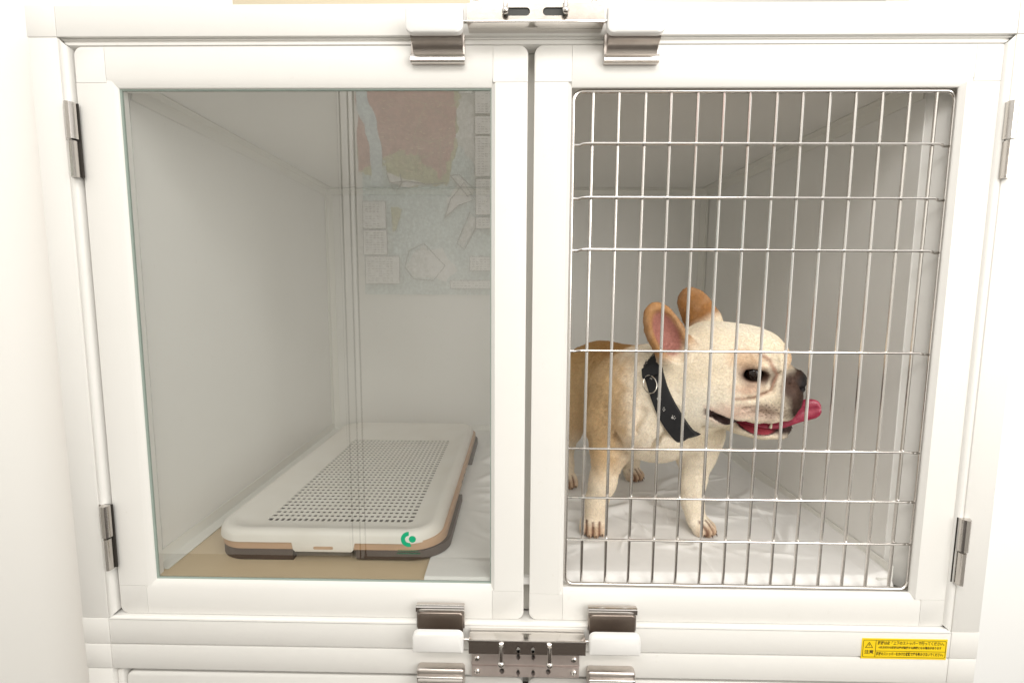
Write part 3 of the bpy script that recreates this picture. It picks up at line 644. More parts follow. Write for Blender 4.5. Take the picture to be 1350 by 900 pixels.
# mesh grate: cross and long bars
bm = bmesh.new(); ncx, ncy = 25, 33; hx = (gx1 - gx0) / ncx; hy = (gy1 - gy0) / ncy
for k in range(1, ncy): add_box(bm, gx0 - .001, gx1 + .001, gy0 + k * hy - .0028, gy0 + k * hy + .0028, .0512, .0525)
for k in range(1, ncx): add_box(bm, gx0 + k * hx - .0019, gx0 + k * hx + .0019, gy0 - .001, gy1 + .001, .0510, .0523)
gt = PT(fin('mesh_grate', bm, 'tray', None, False)); gt['kind'] = 'stuff'
PT(box('inner_pan', 'pad', None, TX0 + .02, TX1 - .02, TY0 + .02, TY1 - .02, .0360, .0400, 0))
def band(name, m, segs, z0, z1, d, th, shx=.0):
    """a strip following the tray outline (indices into a dense outline)"""
    base = ringpts(d, .050, 24); inn = ringpts(d + th, .046, 24); n = len(base); out = []
    def keep(p): return any(a <= p[0] <= b and c_ <= p[1] <= dd for a, b, c_, dd in segs)
    # resample straight sides too
    def dense(R):
        o = []
        for (a, b), (c_, dd) in zip(R, R[1:] + R[:1]):
            L = math.hypot(c_ - a, dd - b); k = max(1, int(L / .004))
            for i in range(k): o.append((a + (c_ - a) * i / k, b + (dd - b) * i / k))
        return o
    Bp = [(a + shx * min(1, max(0, (a - .36) / .09)), b) for a, b in dense(base)]; In = [(p[0] + ((TX0 + TX1) / 2 - p[0]) * .0, p[1]) for p in Bp]
    n = len(Bp); nor = []
    for i in range(n):
        a, b = Bp[i - 1], Bp[(i + 1) % n]; t = (b[0] - a[0], b[1] - a[1]); l = math.hypot(*t) or 1; nor.append((-t[1] / l, t[0] / l))
    runs, cur = [], []
    fl_ = [keep(p) for p in Bp]
    if all(fl_): runs = [list(range(n)) + [0]]
    else:
        st_ = fl_.index(False)
        for j in range(n + 1):
            i = (st_ + j) % n
            if fl_[i]: cur.append(i)
            elif cur: runs.append(cur); cur = []
    objs = []
    for r_ in runs:
        bm = bmesh.new(); L = []
        for i in r_:
            p, q = Bp[i], nor[i]
            def at(t, z): return (p[0] + q[0] * t, p[1] + q[1] * t, z)
            L.append([at(.0012, z0), at(0, z0 + .0012), at(0, z1), at(th, z1), at(th, z0)])
        loft(bm, L, True, True, True); objs.append(PT(fin(name, bm, m, None)))
    return objs
FULL = [(-1, 2, -1, 2)]
band('side_band', 'tray_tan', FULL, .0345, .0490, .0026, .006, .0085)
band('foot', 'tray_brown', [(0, .2290, 0, .25)], bzb + .0004, .0345, .0035, .012)
band('foot', 'tray_brown', [(.3210, 1, 0, .262)], .0200, .0345, .0030, .012, .0150)
band('foot', 'tray_brown', [(.35, 1, .455, 1)], .0200, .0345, .0030, .012, .0150)
band('foot', 'tray_brown', [(0, .25, .455, 1)], bzb + .0004, .0345, .0035, .012)
# front tongue of the rim with its slot
prism('x_', 'tray', None, [(.2265, .0475), (.2285, .0355), (.2320, .0325), (.3170, .0325), (.3205, .0355), (.3225, .0475)], 'y', TY0 + .0003, TY0 + .006, .0006)
o = bpy.data.objects['x_']; o.name = 'front_tab'; PT(o)
prism('y_', 'tray_tan', None, rrect(.2600, .2900, .0368, .0412, .0021, 5), 'y', TY0 - .0002, TY0 + .0020)
o = bpy.data.objects['y_']; o.name = 'tab_slot'; PT(o)
for y in (.30, .335, .37): PT(box('side_clip', 'tray_brown', None, TX1 + .0058, TX1 + .0063, y, y + .010, .0385, .0430, .0003))

# ================================================================== the dog: one smooth-blended surface
class Field:
    def __init__(s, lo, hi, h):
        s.h = h; s.lo = np.array(lo, float); s.n = [int((b - a) / h) + 1 for a, b in zip(lo, hi)]
        s.ax = [s.lo[i] + h * np.arange(s.n[i]) for i in range(3)]; s.D = np.full(s.n, .05, np.float32)
    def block(s, c, r):
        sl = [];
        for i in range(3):
            a = int(np.clip((c[i] - r - s.lo[i]) / s.h, 0, s.n[i])); b = int(np.clip((c[i] + r - s.lo[i]) / s.h + 2, 0, s.n[i])); sl.append(slice(a, b))
        X, Y, Z = (s.ax[i][sl[i]] for i in range(3))
        return tuple(sl), X[:, None, None], Y[None, :, None], Z[None, None, :]
    def put(s, sl, d, k, op):
        A = s.D[sl]; d = d.astype(np.float32)
        if op > 0: h = np.clip(.5 + .5 * (A - d) / k, 0, 1); R = A * (1 - h) + d * h - k * h * (1 - h)
        else: h = np.clip(.5 - .5 * (A + d) / k, 0, 1); R = A * (1 - h) - d * h + k * h * (1 - h)
        s.D[sl] = R
    def ell(s, c, r, axes=None, k=.01, op=1):
        c = np.array(c, float); r = np.array(r, float); sl, X, Y, Z = s.block(c, max(r) + .035)
        x, y, z = X - c[0], Y - c[1], Z - c[2]
        if axes is None: u, v, w_ = x + 0 * y + 0 * z, y + 0 * x + 0 * z, z + 0 * x + 0 * y
        else: u, v, w_ = (x * a[0] + y * a[1] + z * a[2] for a in axes)
        k0 = np.sqrt((u / r[0]) ** 2 + (v / r[1]) ** 2 + (w_ / r[2]) ** 2) + 1e-9
        k1 = np.sqrt((u / r[0] ** 2) ** 2 + (v / r[1] ** 2) ** 2 + (w_ / r[2] ** 2) ** 2) + 1e-9
        s.put(sl, k0 * (k0 - 1) / k1, k, op)
    def cap(s, a, b, ra, rb, k=.01, op=1):
        a = np.array(a, float); b = np.array(b, float); c = (a + b) / 2; sl, X, Y, Z = s.block(c, np.linalg.norm(b - a) / 2 + max(ra, rb) + .035)
        ba = b - a; L2 = (ba ** 2).sum() + 1e-12
        t = np.clip(((X - a[0]) * ba[0] + (Y - a[1]) * ba[1] + (Z - a[2]) * ba[2]) / L2, 0, 1)
        d = np.sqrt((X - a[0] - t * ba[0]) ** 2 + (Y - a[1] - t * ba[1]) ** 2 + (Z - a[2] - t * ba[2]) ** 2) - (ra + (rb - ra) * t)
        s.put(sl, d, k, op)
    def chain(s, pts, rs, k=.01, op=1):
        for i in range(len(pts) - 1): s.cap(pts[i], pts[i + 1], rs[i], rs[i + 1], k, op)
    def mesh(s):
        D = s.D; S = D < 0; n0, n1, n2 = D.shape
        corners = [(i, j, l) for i in (0, 1) for j in (0, 1) for l in (0, 1)]
        cnt = sum(S[i:n0 - 1 + i, j:n1 - 1 + j, l:n2 - 1 + l].astype(np.int8) for i, j, l in corners)
        act = (cnt > 0) & (cnt < 8); ids = np.full(act.shape, -1, np.int64); I = np.argwhere(act); ids[act] = np.arange(len(I))
        acc = np.zeros((len(I), 3)); num = np.zeros(len(I))
        for a in range(3):
            for p in (0, 1):
                for q in (0, 1):
                    o0 = [0, 0, 0]; oth = [x for x in range(3) if x != a]; o0[oth[0]] = p; o0[oth[1]] = q; o1 = list(o0); o1[a] = 1
                    d0 = D[I[:, 0] + o0[0], I[:, 1] + o0[1], I[:, 2] + o0[2]]; d1 = D[I[:, 0] + o1[0], I[:, 1] + o1[1], I[:, 2] + o1[2]]
                    m = (d0 < 0) != (d1 < 0); t = np.where(m, d0 / np.where(m, d0 - d1, 1), 0); P_ = np.tile(np.array(o0, float), (len(I), 1)); P_[:, a] = t
                    acc[m] += P_[m]; num[m] += 1
        V = s.lo + s.h * (I + acc / num[:, None])
        Fs = []
        for a in range(3):
            b, c = [(1, 2), (2, 0), (0, 1)][a]
            s0 = [slice(1, -1)] * 3; s1 = [slice(1, -1)] * 3; s0[a] = slice(0, D.shape[a] - 1); s1[a] = slice(1, D.shape[a])
            m0, m1 = S[tuple(s0)], S[tuple(s1)]; E_ = np.argwhere(m0 != m1); off = np.array([1, 1, 1]); off[a] = 0; Eg = E_ + off; ins = m0[tuple(E_.T)]
            def cid(db, dc): g = Eg.copy(); g[:, b] += db; g[:, c] += dc; return ids[g[:, 0], g[:, 1], g[:, 2]]
            q = np.stack([cid(-1, -1), cid(0, -1), cid(0, 0), cid(-1, 0)], 1); q[~ins] = q[~ins][:, ::-1]; Fs.append(q)
        F = np.concatenate(Fs); F = F[(F >= 0).all(1)]; return V, F
def nrm(v): v = np.array(v, float); return v / np.linalg.norm(v)
# head frame: F forward (muzzle), L the dog's left (away from the camera), U up
HC = np.array((.886, .100, .296)); ya = math.radians(-30); ro = math.radians(10); pi_ = math.radians(-4)
Fv = np.array((math.cos(ya) * math.cos(pi_), math.sin(ya) * math.cos(pi_), math.sin(pi_))); Lv = nrm(np.cross((0, 0, 1), Fv)); Uv = np.cross(Fv, Lv)
Lr = Lv * math.cos(ro) + Uv * math.sin(ro); Ur = Uv * math.cos(ro) - Lv * math.sin(ro); HA = np.stack([Fv, Lr, Ur])
def H(f, l, u): return HC + f * HA[0] + l * HA[1] + u * HA[2]
G_ = Field((.60, -.045, .012), (1.03, .51, .46), .0021)
GZ = .0195
# trunk
G_.ell((.790, .200, .222), (.092, .110, .082), k=.02)
G_.ell((.765, .285, .238), (.080, .120, .076), k=.03)
G_.ell((.742, .365, .248), (.078, .082, .074), k=.03)
G_.ell((.795, .130, .225), (.070, .055, .068), k=.03)
G_.ell((.775, .250, .285), (.060, .110, .035), k=.03)
# neck
G_.chain([(.790, .165, .262), (.830, .130, .278), H(-.030, 0, .004)], [.076, .067, .064], k=.03)
G_.ell(H(-.022, .004, -.045), (.036, .036, .036), HA, .03)
G_.ell((.862, .172, .215), (.040, .050, .058), k=.025)
# front legs
G_.chain([(.742, .185, .255), (.728, .172, .200), (.722, .160, .155)], [.050, .038, .028], k=.025)
G_.chain([(.722, .160, .155), (.712, .154, .105), (.702, .152, .070), (.699, .150, .045)], [.028, .0205, .0165, .0170], k=.012)
G_.chain([(.850, .175, .250), (.872, .168, .190), (.872, .168, .150)], [.045, .036, .028], k=.025)
G_.chain([(.872, .168, .150), (.868, .166, .105), (.868, .164, .070), (.873, .160, .045)], [.028, .0200, .0160, .0165], k=.012)
# hind legs
G_.ell((.695, .365, .215), (.045, .065, .075), k=.03)
G_.chain([(.680, .350, .180), (.672, .345, .140), (.672, .378, .098), (.669, .362, .060), (.670, .352, .042)], [.042, .026, .0165, .0155, .0165], k=.014)
G_.ell((.795, .375, .212), (.040, .060, .070), k=.03)
G_.chain([(.805, .370, .175), (.814, .372, .140), (.820, .410, .098), (.818, .402, .060), (.818, .396, .042)], [.040, .026, .0165, .0155, .0165], k=.014)
G_.ell((.722, .440, .262), (.018, .020, .014), k=.02)   # stub tail
# head
def he(c, r, k=.012, op=1, ax=None): G_.ell(H(*c), r, HA if ax is None else ax, k, op)
he((-.010, 0, .018), (.076, .066, .067), .02)
he((.030, 0, .032), (.054, .051, .050), .015)
he((.050, .028, .040), (.026, .022, .020), .012); he((.050, -.028, .040), (.026, .022, .020), .012)
he((-.012, .040, -.012), (.058, .036, .050), .02); he((-.012, -.040, -.012), (.058, .036, .050), .02)
he((.035, .0, -.006), (.055, .054, .036), .018)
he((.073, .021, -.010), (.032, .029, .031), .010); he((.073, -.021, -.010), (.032, .029, .031), .010)
he((.082, 0, .008), (.018, .022, .022), .010)
# lower jaw
G_.chain([H(-.014, 0, -.052), H(.040, 0, -.0685), H(.086, 0, -.0625)], [.030, .0158, .0105], k=.010)
he((.047, .015, -.069), (.046, .021, .010), .008); he((.047, -.015, -.069), (.046, .021, .010), .008)
# nose leather
he((.0935, 0, .012), (.0125, .0180, .0140), .004); he((.0975, .010, .009), (.0095, .0095, .0100), .003); he((.0975, -.010, .009), (.0095, .0095, .0100), .003)
he((.1060, -.0085, .009), (.0050, .0040, .0034), .002, -1); he((.1060, .0085, .009), (.0050, .0040, .0034), .002, -1)
he((.1020, -.0165, .0065), (.0080, .0045, .0022), .002, -1)
# ears
def ear(base, tip, face, wid, thick, k=.008, dish=1.10):
    base, tip = np.array(base), np.array(tip); ax = nrm(tip - base); f = nrm(face - ax * np.dot(face, ax)); s_ = np.cross(ax, f); L = np.linalg.norm(tip - base); m = base + ax * L * .46
    A = np.stack([ax, s_, f])
    G_.ell(m, (L * .58, wid, thick), A, k); G_.ell(base + ax * L * .06, (L * .34, wid * 1.02, thick * 1.3), A, .014)
    G_.ell(m + f * thick * dish + ax * L * .02, (L * .52, wid * .80, thick * 1.15), A, .003, -1)
    return m, A, L, wid
NE = ear(H(-.064, -.050, .040), H(-.099, -.074, .119), nrm(HA[0] * .62 - HA[1] * .80), .0272, .0150)
FE = ear(H(-.042, .044, .066), H(-.081, .056, .119), nrm(HA[0] * .15 + HA[1] * .95), .0275, .0130)
# eyes
EYE = {}
EF, EL, EU = .0400, .0405, .0285
for sg in (-1, 1):
    ec = H(EF, sg * EL, EU); EYE[sg] = ec
    he((EF + .002, sg * (EL + .0085), EU), (.0145, .0100, .0108), .005, -1)
    he((EF - .003, sg * (EL + .0065), EU + .0145), (.021, .0085, .0055), .006); he((EF - .003, sg * (EL + .0070), EU - .0135), (.019, .0085, .0045), .005)
    G_.cap(H(EF - .018, sg * (EL + .0125), EU - .001), H(EF + .016, sg * (EL + .008), EU - .001), .0030, .0030, .004, -1)
for _p, _r in (([(.800, .070, .228), (.780, .088, .200), (.765, .100, .165)], .0024), ([(.835, .085, .195), (.850, .105, .165), (.850, .125, .140)], .0026), ([(.735, .118, .235), (.728, .120, .190), (.742, .122, .150)], .0024), ([(.768, .066, .270), (.756, .080, .245), (.752, .092, .215)], .0022)): G_.chain(_p, [_r] * 3, .012, -1)
# wrinkles: curved folds round the eye and over the nose
def crease(pts, r, k=.004, op=-1): G_.chain([H(*p) for p in pts], [r] * len(pts), k, op)
for sg in (-1, 1):
    crease([(.058, sg * .032, .052), (.0700, sg * .036, .032), (.0650, sg * .0465, .0085), (.045, sg * .0560, -.0040), (.022, sg * .0600, -.0040)], .0030, .004)
    crease([(.053, sg * .0340, .046), (.0625, sg * .0390, .030), (.0580, sg * .0470, .0125), (.042, sg * .0535, .0040), (.022, sg * .0570, .0050)], .0042, .005, 1)
    crease([(.050, sg * .0420, .016), (.034, sg * .0500, .0125)], .0016, .003)
    crease([(.074, sg * .014, .040), (.0830, sg * .022, .024), (.0860, sg * .033, .002), (.078, sg * .043, -.012)], .0022, .005)
    crease([(-.012, sg * .0640, -.026), (-.022, sg * .0600, -.044), (-.014, sg * .0500, -.064), (.006, sg * .040, -.078)], .0030, .010)
    crease([(.010, sg * .0600, -.018), (.035, sg * .0580, -.020), (.055, sg * .052, -.018)], .0014, .006)
crease([(.080, -.014, .034), (.084, 0, .034), (.080, .014, .034)], .0024, .005)
# mouth: opened between flews and jaw
MF = np.array([-.010, .000, .016, .030, .050, .068, .084, .098]); MU = np.array([-.0290, -.0352, -.0455, -.0523, -.0562, -.0548, -.0505, -.0460]); MR = np.array([.0032, .0056, .0074, .0086, .0104, .0102, .0086, .0056]); ML = [.066, .066, .0650, .0610, .0520, .040, .025, .004]
for sg in (-1, 1): G_.chain([H(f, sg * l, u) for f, l, u in zip(MF, ML, MU)], list(MR), .003, -1)
for f, u, l in ((.020, -.046, .040), (.035, -.050, .036), (.050, -.0530, .032), (.066, -.052, .028), (.080, -.049, .018)): G_.cap(H(f, -l, u), H(f, l, u), .0068, .0068, .004, -1)
# lips: soft rolled edges
for sg in (-1, 1):
    G_.chain([H(*p) for p in [(-.006, sg * .0610, -.0250), (.012, sg * .0570, -.0320), (.030, sg * .0520, -.0360), (.050, sg * .0480, -.0370), (.070, sg * .0420, -.0350), (.088, sg * .0280, -.0330), (.097, sg * .010, -.0310)]], [.0035, .0045, .0055, .006, .0062, .006, .005], .006)
# paws with separate toes
def paw(c, d, sc_=1.):
    d = nrm((d[0], d[1], 0)); s_ = np.array((-d[1], d[0], 0)); c = np.array(c, float)
    G_.ell((c[0] - d[0] * .002, c[1] - d[1] * .002, GZ + .0140), (.0200 * sc_, .0190 * sc_, .0125), np.stack([d, s_, (0, 0, 1)]), .006)
    out = []
    for t, f in ((-.0155, .006), (-.0056, .0135), (.0056, .0135), (.0155, .006)):
        p = c + s_ * t * sc_ + d * f * sc_; G_.ell((p[0], p[1], GZ + .0100), (.0120 * sc_, .0062 * sc_, .0100), np.stack([d, s_, (0, 0, 1)]), .0022)
        G_.cap((p[0] - d[0] * .012, p[1] - d[1] * .012, GZ + .020), (p[0], p[1], GZ + .0120), .0062, .0062, .0030)
        out.append((p + d * .0120 * sc_, d))
    # grooves between the toes
    for t in (-.0105, 0, .0105):
        p = c + s_ * t * sc_; G_.cap((p[0] + d[0] * .003, p[1] + d[1] * .003, GZ + .0235), (p[0] + d[0] * .024 * sc_, p[1] + d[1] * .024 * sc_, GZ + .012), .0013, .0017, .0020, -1)
    return out
TOES = []
pawdirs = [((.696, .144), (-.16, -1)), ((.880, .150), (.55, -.83)), ((.818, .382), (.45, -.9)), ((.671, .338), (.1, -1))]
for (p, d) in pawdirs: TOES += paw((p[0], p[1], 0), d)
V, F = G_.mesh()
V[:, 2] = np.maximum(V[:, 2], GZ - .0005)
# relax a little
def relax(V, F, it=2, lam=.5):
    e_ = np.concatenate([F[:, [0, 1]], F[:, [1, 2]], F[:, [2, 3]], F[:, [3, 0]]]); e_ = np.concatenate([e_, e_[:, ::-1]]); deg = np.bincount(e_[:, 0], minlength=len(V)).astype(float); deg[deg == 0] = 1
    for _ in range(it):
        S_ = np.stack([np.bincount(e_[:, 0], weights=V[e_[:, 1], i], minlength=len(V)) for i in range(3)], 1) / deg[:, None]; V = V + lam * (S_ - V)
    return V
V = relax(V, F, 2)
_T = V[F]; _n = np.cross(_T[:, 2] - _T[:, 0], _T[:, 3] - _T[:, 1]); VN = np.zeros_like(V)
for _i in range(4): VN += np.stack([np.bincount(F[:, _i], weights=_n[:, _j], minlength=len(V)) for _j in range(3)], 1)
VN /= np.linalg.norm(VN, axis=1, keepdims=True) + 1e-12
# ---- coat colours, painted where the dog has them
def head_local(P_): return (P_ - HC) @ HA.T
def ss(x, a, b): t = np.clip((x - a) / (b - a), 0, 1); return t * t * (3 - 2 * t)
def blob(Q, c, r): return np.clip(1.6 - 1.6 * np.sqrt((((Q - np.array(c)) / np.array(r)) ** 2).sum(1)), 0, 1)
def vnoise(P_, f, seed=0):
    r = np.random.RandomState(seed); o = 0
    for k in range(5):
        d = r.normal(size=3); d *= f * (1 + k * .6) / np.linalg.norm(d); o = o + np.sin(P_ @ d + r.uniform(0, 6)) * np.sin(P_ @ (np.roll(d, 1) * 1.3) + r.uniform(0, 6)) / (1 + k * .5)
    return o / 2
def coat(P_):
    Q = head_local(P_); n = len(P_)
    col = np.tile(np.array((.70, .50, .29)), (n, 1))
    def mix(c, m): m = np.clip(m, 0, 1)[:, None]; col[:] = col * (1 - m) + np.array(c) * m
    nz = vnoise(P_, 60, 3) * .5 + vnoise(P_, 150, 4) * .3
    # back and flanks tan
    mix((.40, .21, .065), ss(P_[:, 2] + .12 * (P_[:, 1] - .2) + nz * .02, .255, .325) * ss(P_[:, 1], .13, .24) * .95)
    mix((.60, .40, .19), ss(-P_[:, 0] + nz * .03, -.735, -.690) * ss(P_[:, 2], .13, .25) * .5)
    # chest and legs paler
    mix((.93, .84, .70), ss(-P_[:, 1] + nz * .02 + .25 * (P_[:, 0] - .75), -.20, -.135) * ss(P_[:, 0] + nz * .02, .715, .765) * .9)
    mix((.92, .82, .67), ss(.16 - P_[:, 2] + nz * .01, 0, .06) * .8)
    # head
    hd = np.exp(-np.maximum(0, np.linalg.norm(Q, axis=1) - .100) ** 2 / .0006)
    mix((.90, .79, .62), hd * .97)
    mix((.94, .87, .75), blob(Q, (-.02, -.06, -.025), (.075, .05, .05)) * .8)
    mix((.94, .87, .75), blob(Q, (.02, 0, .085), (.07, .04, .03)) * .6)
    mix((.72, .47, .28), blob(Q, (.030, -.048, .048), (.034, .03, .018)) * (.75 + .3 * nz))
    mix((.72, .46, .25), blob(Q, (.074, 0, .044), (.022, .034, .020)) * .7)
    mix((.62, .38, .27), blob(Q, (.036, -.055, .008), (.036, .025, .014)) * .65)
    mix((.74, .50, .40), blob(Q, (.020, -.060, -.024), (.045, .03, .020)) * .6)
    fx_ = np.array([.045, .058, .070, .065, .045, .022]); fu_ = np.array([.058, .052, .032, .0085, -.004, -.004])
    for sg in (-1, 1):
        mix((.30, .165, .11), blob(Q, (EF - .001, sg * .049, EU), (.0330, .024, .0200)) * 1.1); mix((.03, .015, .011), blob(Q, (EF + .001, sg * .049, EU), (.0210, .022, .0115)) * 2.0)
        mix((.09, .045, .03), blob(Q, (EF + .019, sg * .040, EU - .001), (.016, .020, .024)) * 1.0)
        # reddish skin in the fold round the eye
        dm = np.full(n, 1.0)
        for k in range(len(fx_) - 1):
            p, q = np.array((fx_[k], fu_[k])), np.array((fx_[k + 1], fu_[k + 1])); W2 = Q[:, [0, 2]]; tt = np.clip(((W2 - p) @ (q - p)) / ((q - p) @ (q - p)), 0, 1); dm = np.minimum(dm, np.linalg.norm(W2 - p - tt[:, None] * (q - p), axis=1))
        mix((.40, .20, .13), np.exp(-(dm / .0024) ** 2) * (sg * Q[:, 1] > .02) * .75)
        mix((.95, .83, .66), np.exp(-((dm - .0055) / .0025) ** 2) * (sg * Q[:, 1] > .02) * .4)
    # mask
    mask = blob(Q, (.104, 0, -.003), (.036, .076, .050)); mix((.055, .030, .020), mask * (1.9 + nz * .5))
    mix((.08, .045, .032), blob(Q, (.086, -.03, .012), (.016, .03, .030)) * 1.2)
    mix((.42, .29, .23), blob(Q, (.060, -.045, -.026), (.034, .026, .020)) * .75)
    sp = (vnoise(P_, 900, 9) > .42) * blob(Q, (.068, -.040, -.022), (.045, .05, .024)); mix((.12, .075, .06), sp * .8)
    mix((.007, .005, .005), blob(Q, (.100, 0, .010), (.0165, .026, .0180)) * 2.2)
    # lips, inside of the mouth
    mu = np.interp(Q[:, 0], MF, MU); mr_ = np.interp(Q[:, 0], MF, MR); inF = ss(Q[:, 0], -.018, -.010) * ss(-Q[:, 0], -.106, -.100) * ss(.085 - np.linalg.norm(Q[:, 1:], axis=1), 0, .004)
    dv = np.abs(Q[:, 2] - mu)
    mix((.60, .33, .27), inF * ss(-dv, -(.016), -(.008)) * .35)
    mix((.035, .014, .012), inF * ss(mr_ + .0030 - dv, 0, .0012))
    mix((.38, .05, .07), inF * ss(.040 - np.abs(Q[:, 1]), 0, .006) * ss(mr_ + .001 - dv, 0, .001) * ss(Q[:, 0], .0, .03))
    jl = blob(Q, (.088, 0, -.058), (.030, .045, .016)); mix((.05, .025, .02), jl * 1.3 * ss(Q[:, 0], .060, .078))
    # ears
    for (m, A, L, wd), inner, rim in ((NE, (.42, .18, .145), (.44, .23, .095)), (FE, (.46, .20, .055), (.40, .185, .060))):
        R_ = (P_ - m) @ A.T; near_ = (np.abs(R_[:, 0]) < L * .66) & (np.abs(R_[:, 1]) < wd * 1.2) & (np.abs(R_[:, 2]) < .02)
        up = ss(R_[:, 0], -L * .50, -L * .18); mix(rim, near_ * up * (.95 + .2 * nz))
        el = np.sqrt((R_[:, 0] / (L * .46)) ** 2 + (R_[:, 1] / (wd * .70)) ** 2); mix(inner, near_ * (1 - ss(el, .75, 1.05)) * (R_[:, 2] > -.004) * ss(R_[:, 0], -L * .62, -L * .3) * (A is NE[1]))
    # stained toes
    for (t, d), in zip(TOES):
        dd = (P_ - np.array((t[0], t[1], GZ + .009))); g = np.sqrt((dd[:, 0]) ** 2 + dd[:, 1] ** 2 + (dd[:, 2] * .8) ** 2); mix((.50, .30, .17), ss(-g, -.020, -.006) * .45)
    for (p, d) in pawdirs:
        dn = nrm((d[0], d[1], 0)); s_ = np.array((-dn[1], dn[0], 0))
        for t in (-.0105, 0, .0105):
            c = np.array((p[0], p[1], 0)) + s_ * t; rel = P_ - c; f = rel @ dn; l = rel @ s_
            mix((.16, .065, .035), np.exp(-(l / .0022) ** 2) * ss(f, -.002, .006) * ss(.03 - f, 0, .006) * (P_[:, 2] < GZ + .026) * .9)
    return np.clip(col * (1 + .06 * nz[:, None]), 0, 1)
_b = ss(V[:, 2], .05, .12) * ss(np.linalg.norm(head_local(V), axis=1), .075, .11)     # loose skin over the muscles
V = V + VN * (_b * (.0016 * vnoise(V * (1, 1, .6), 75, 31) + .0007 * np.maximum(0, np.sin(vnoise(V, 38, 33) * 9)) ** 2))[:, None]
dog = mesh_fast('dog', V, F, None)
tag(dog, 'cream bulldog with orange bat ears and tongue out, standing behind the wire door', 'dog')
def set_col(me, col, name='coat', dom='POINT'):
    a = me.color_attributes.new(name, 'FLOAT_COLOR', dom); a.data.foreach_set('color', np.concatenate([col, np.ones((len(col), 1))], 1).astype(np.float32).ravel())
DC = coat(V); set_col(dog.data, DC)
def fur_mat(name, rough, fuzz):
    m = bpy.data.materials.new(name); m.use_nodes = True; n = m.node_tree; b = n.nodes["Principled BSDF"]
    at = n.nodes.new("ShaderNodeAttribute"); at.attribute_name = 'coat'; tc = n.nodes.new("ShaderNodeTexCoord")
    t = n.nodes.new("ShaderNodeTexNoise"); t.inputs["Scale"].default_value = 420; t.inputs["Detail"].default_value = 5; n.links.new(tc.outputs["Object"], t.inputs["Vector"])
    hs = n.nodes.new("ShaderNodeMixRGB"); hs.blend_type = 'MULTIPLY'; hs.inputs[0].default_value = fuzz
    mr = n.nodes.new("ShaderNodeMapRange"); mr.inputs[1].default_value = .3; mr.inputs[2].default_value = .7; mr.inputs[3].default_value = .72; mr.inputs[4].default_value = 1.12
    n.links.new(t.outputs["Fac"], mr.inputs[0]); cb = n.nodes.new("ShaderNodeCombineColor"); [n.links.new(mr.outputs[0], cb.inputs[i]) for i in range(3)]
    n.links.new(at.outputs["Color"], hs.inputs[1]); n.links.new(cb.outputs[0], hs.inputs[2]); n.links.new(hs.outputs[0], b.inputs["Base Color"])
    b.inputs["Roughness"].default_value = rough; b.inputs["Specular IOR Level"].default_value = .25
    bp = n.nodes.new("ShaderNodeBump"); bp.inputs["Strength"].default_value = .35; bp.inputs["Distance"].default_value = .001; n.links.new(t.outputs["Fac"], bp.inputs["Height"]); n.links.new(bp.outputs[0], b.inputs["Normal"])
    return m
dog.data.materials.append(fur_mat('dog_coat', .6, .7))
bvh = BVHTree.FromPolygons([Vector(v) for v in V], [tuple(f) for f in F])
# eyes
def sphere(name, m, c, r, parent, axes=None, seg=24):
    bm = bmesh.new(); bmesh.ops.create_uvsphere(bm, u_segments=seg, v_segments=seg // 2, radius=1)
    r = r if hasattr(r, '__len__') else (r,) * 3; A = np.eye(3) if axes is None else axes
    for v in bm.verts: q = np.array(v.co) * r; v.co = Vector(np.array(c) + q @ A)
    return fin(name, bm, m, parent)
for sg in (-1, 1): sphere('eye', 'eye', EYE[sg] + HA[1] * sg * .0026 + HA[0] * .001, .0122, dog)
# tongue: lies in the jaw and pokes out past the nose
pts = [H(.008, -.004, -.052), H(.030, -.004, -.0560), H(.055, -.004, -.0570), H(.075, -.006, -.0500), H(.090, -.008, -.0400), H(.101, -.006, -.0325), H(.112, -.004, -.0275), H(.121, -.003, -.0245), H(.1262, -.003, -.0235), H(.1285, -.003, -.0230)]
wds = [.022, .024, .024, .020, .0150, .0148, .0150, .0138, .0105, .0050]; ths = [.004, .0050, .0062, .0068, .0065, .0062, .0060, .0055, .0045, .0025]; tws = [0, 0, 0, 25, 50, 66, 74, 76, 76, 76]
_ti = np.linspace(0, 9, 46); _P = np.array(pts); pts = [np.array([np.interp(t, range(10), _P[:, j]) for j in range(3)]) for t in _ti]; wds = list(np.interp(_ti, range(10), wds)); ths = list(np.interp(_ti, range(10), ths)); tws = list(np.interp(_ti, range(10), tws))
for _ in range(6): pts = [pts[0]] + [(pts[i - 1] + pts[i] * 2 + pts[i + 1]) / 4 for i in range(1, 45)] + [pts[45]]; wds = [wds[0]] + [(wds[i - 1] + wds[i] * 2 + wds[i + 1]) / 4 for i in range(1, 45)] + [wds[45]]; tws = [tws[0]] + [(tws[i - 1] + tws[i] * 2 + tws[i + 1]) / 4 for i in range(1, 45)] + [tws[45]]
bm = bmesh.new(); loops = []
for i, (p, a, b) in enumerate(zip(pts, wds, ths)):
    t = nrm(pts[min(i + 1, 45)] - pts[max(i - 1, 0)]); s0 = nrm(HA[1] - t * np.dot(t, HA[1])); u0 = -np.cross(t, s0) * -1; tw = math.radians(tws[i]); s_ = s0 * math.cos(tw) + u0 * math.sin(tw); u_ = -s0 * math.sin(tw) + u0 * math.cos(tw); L = []
    for k in range(28):
        an = k * 2 * math.pi / 28; q = p + s_ * a * math.cos(an) + u_ * b * math.sin(an) * (1 - .35 * math.exp(-(math.cos(an) / .25) ** 2) * (math.sin(an) > 0)); L.append(tuple(q))
    loops.append(L)
loft(bm, loops, True, True, True)
tg = fin('tongue', bm, 'tongue', dog)
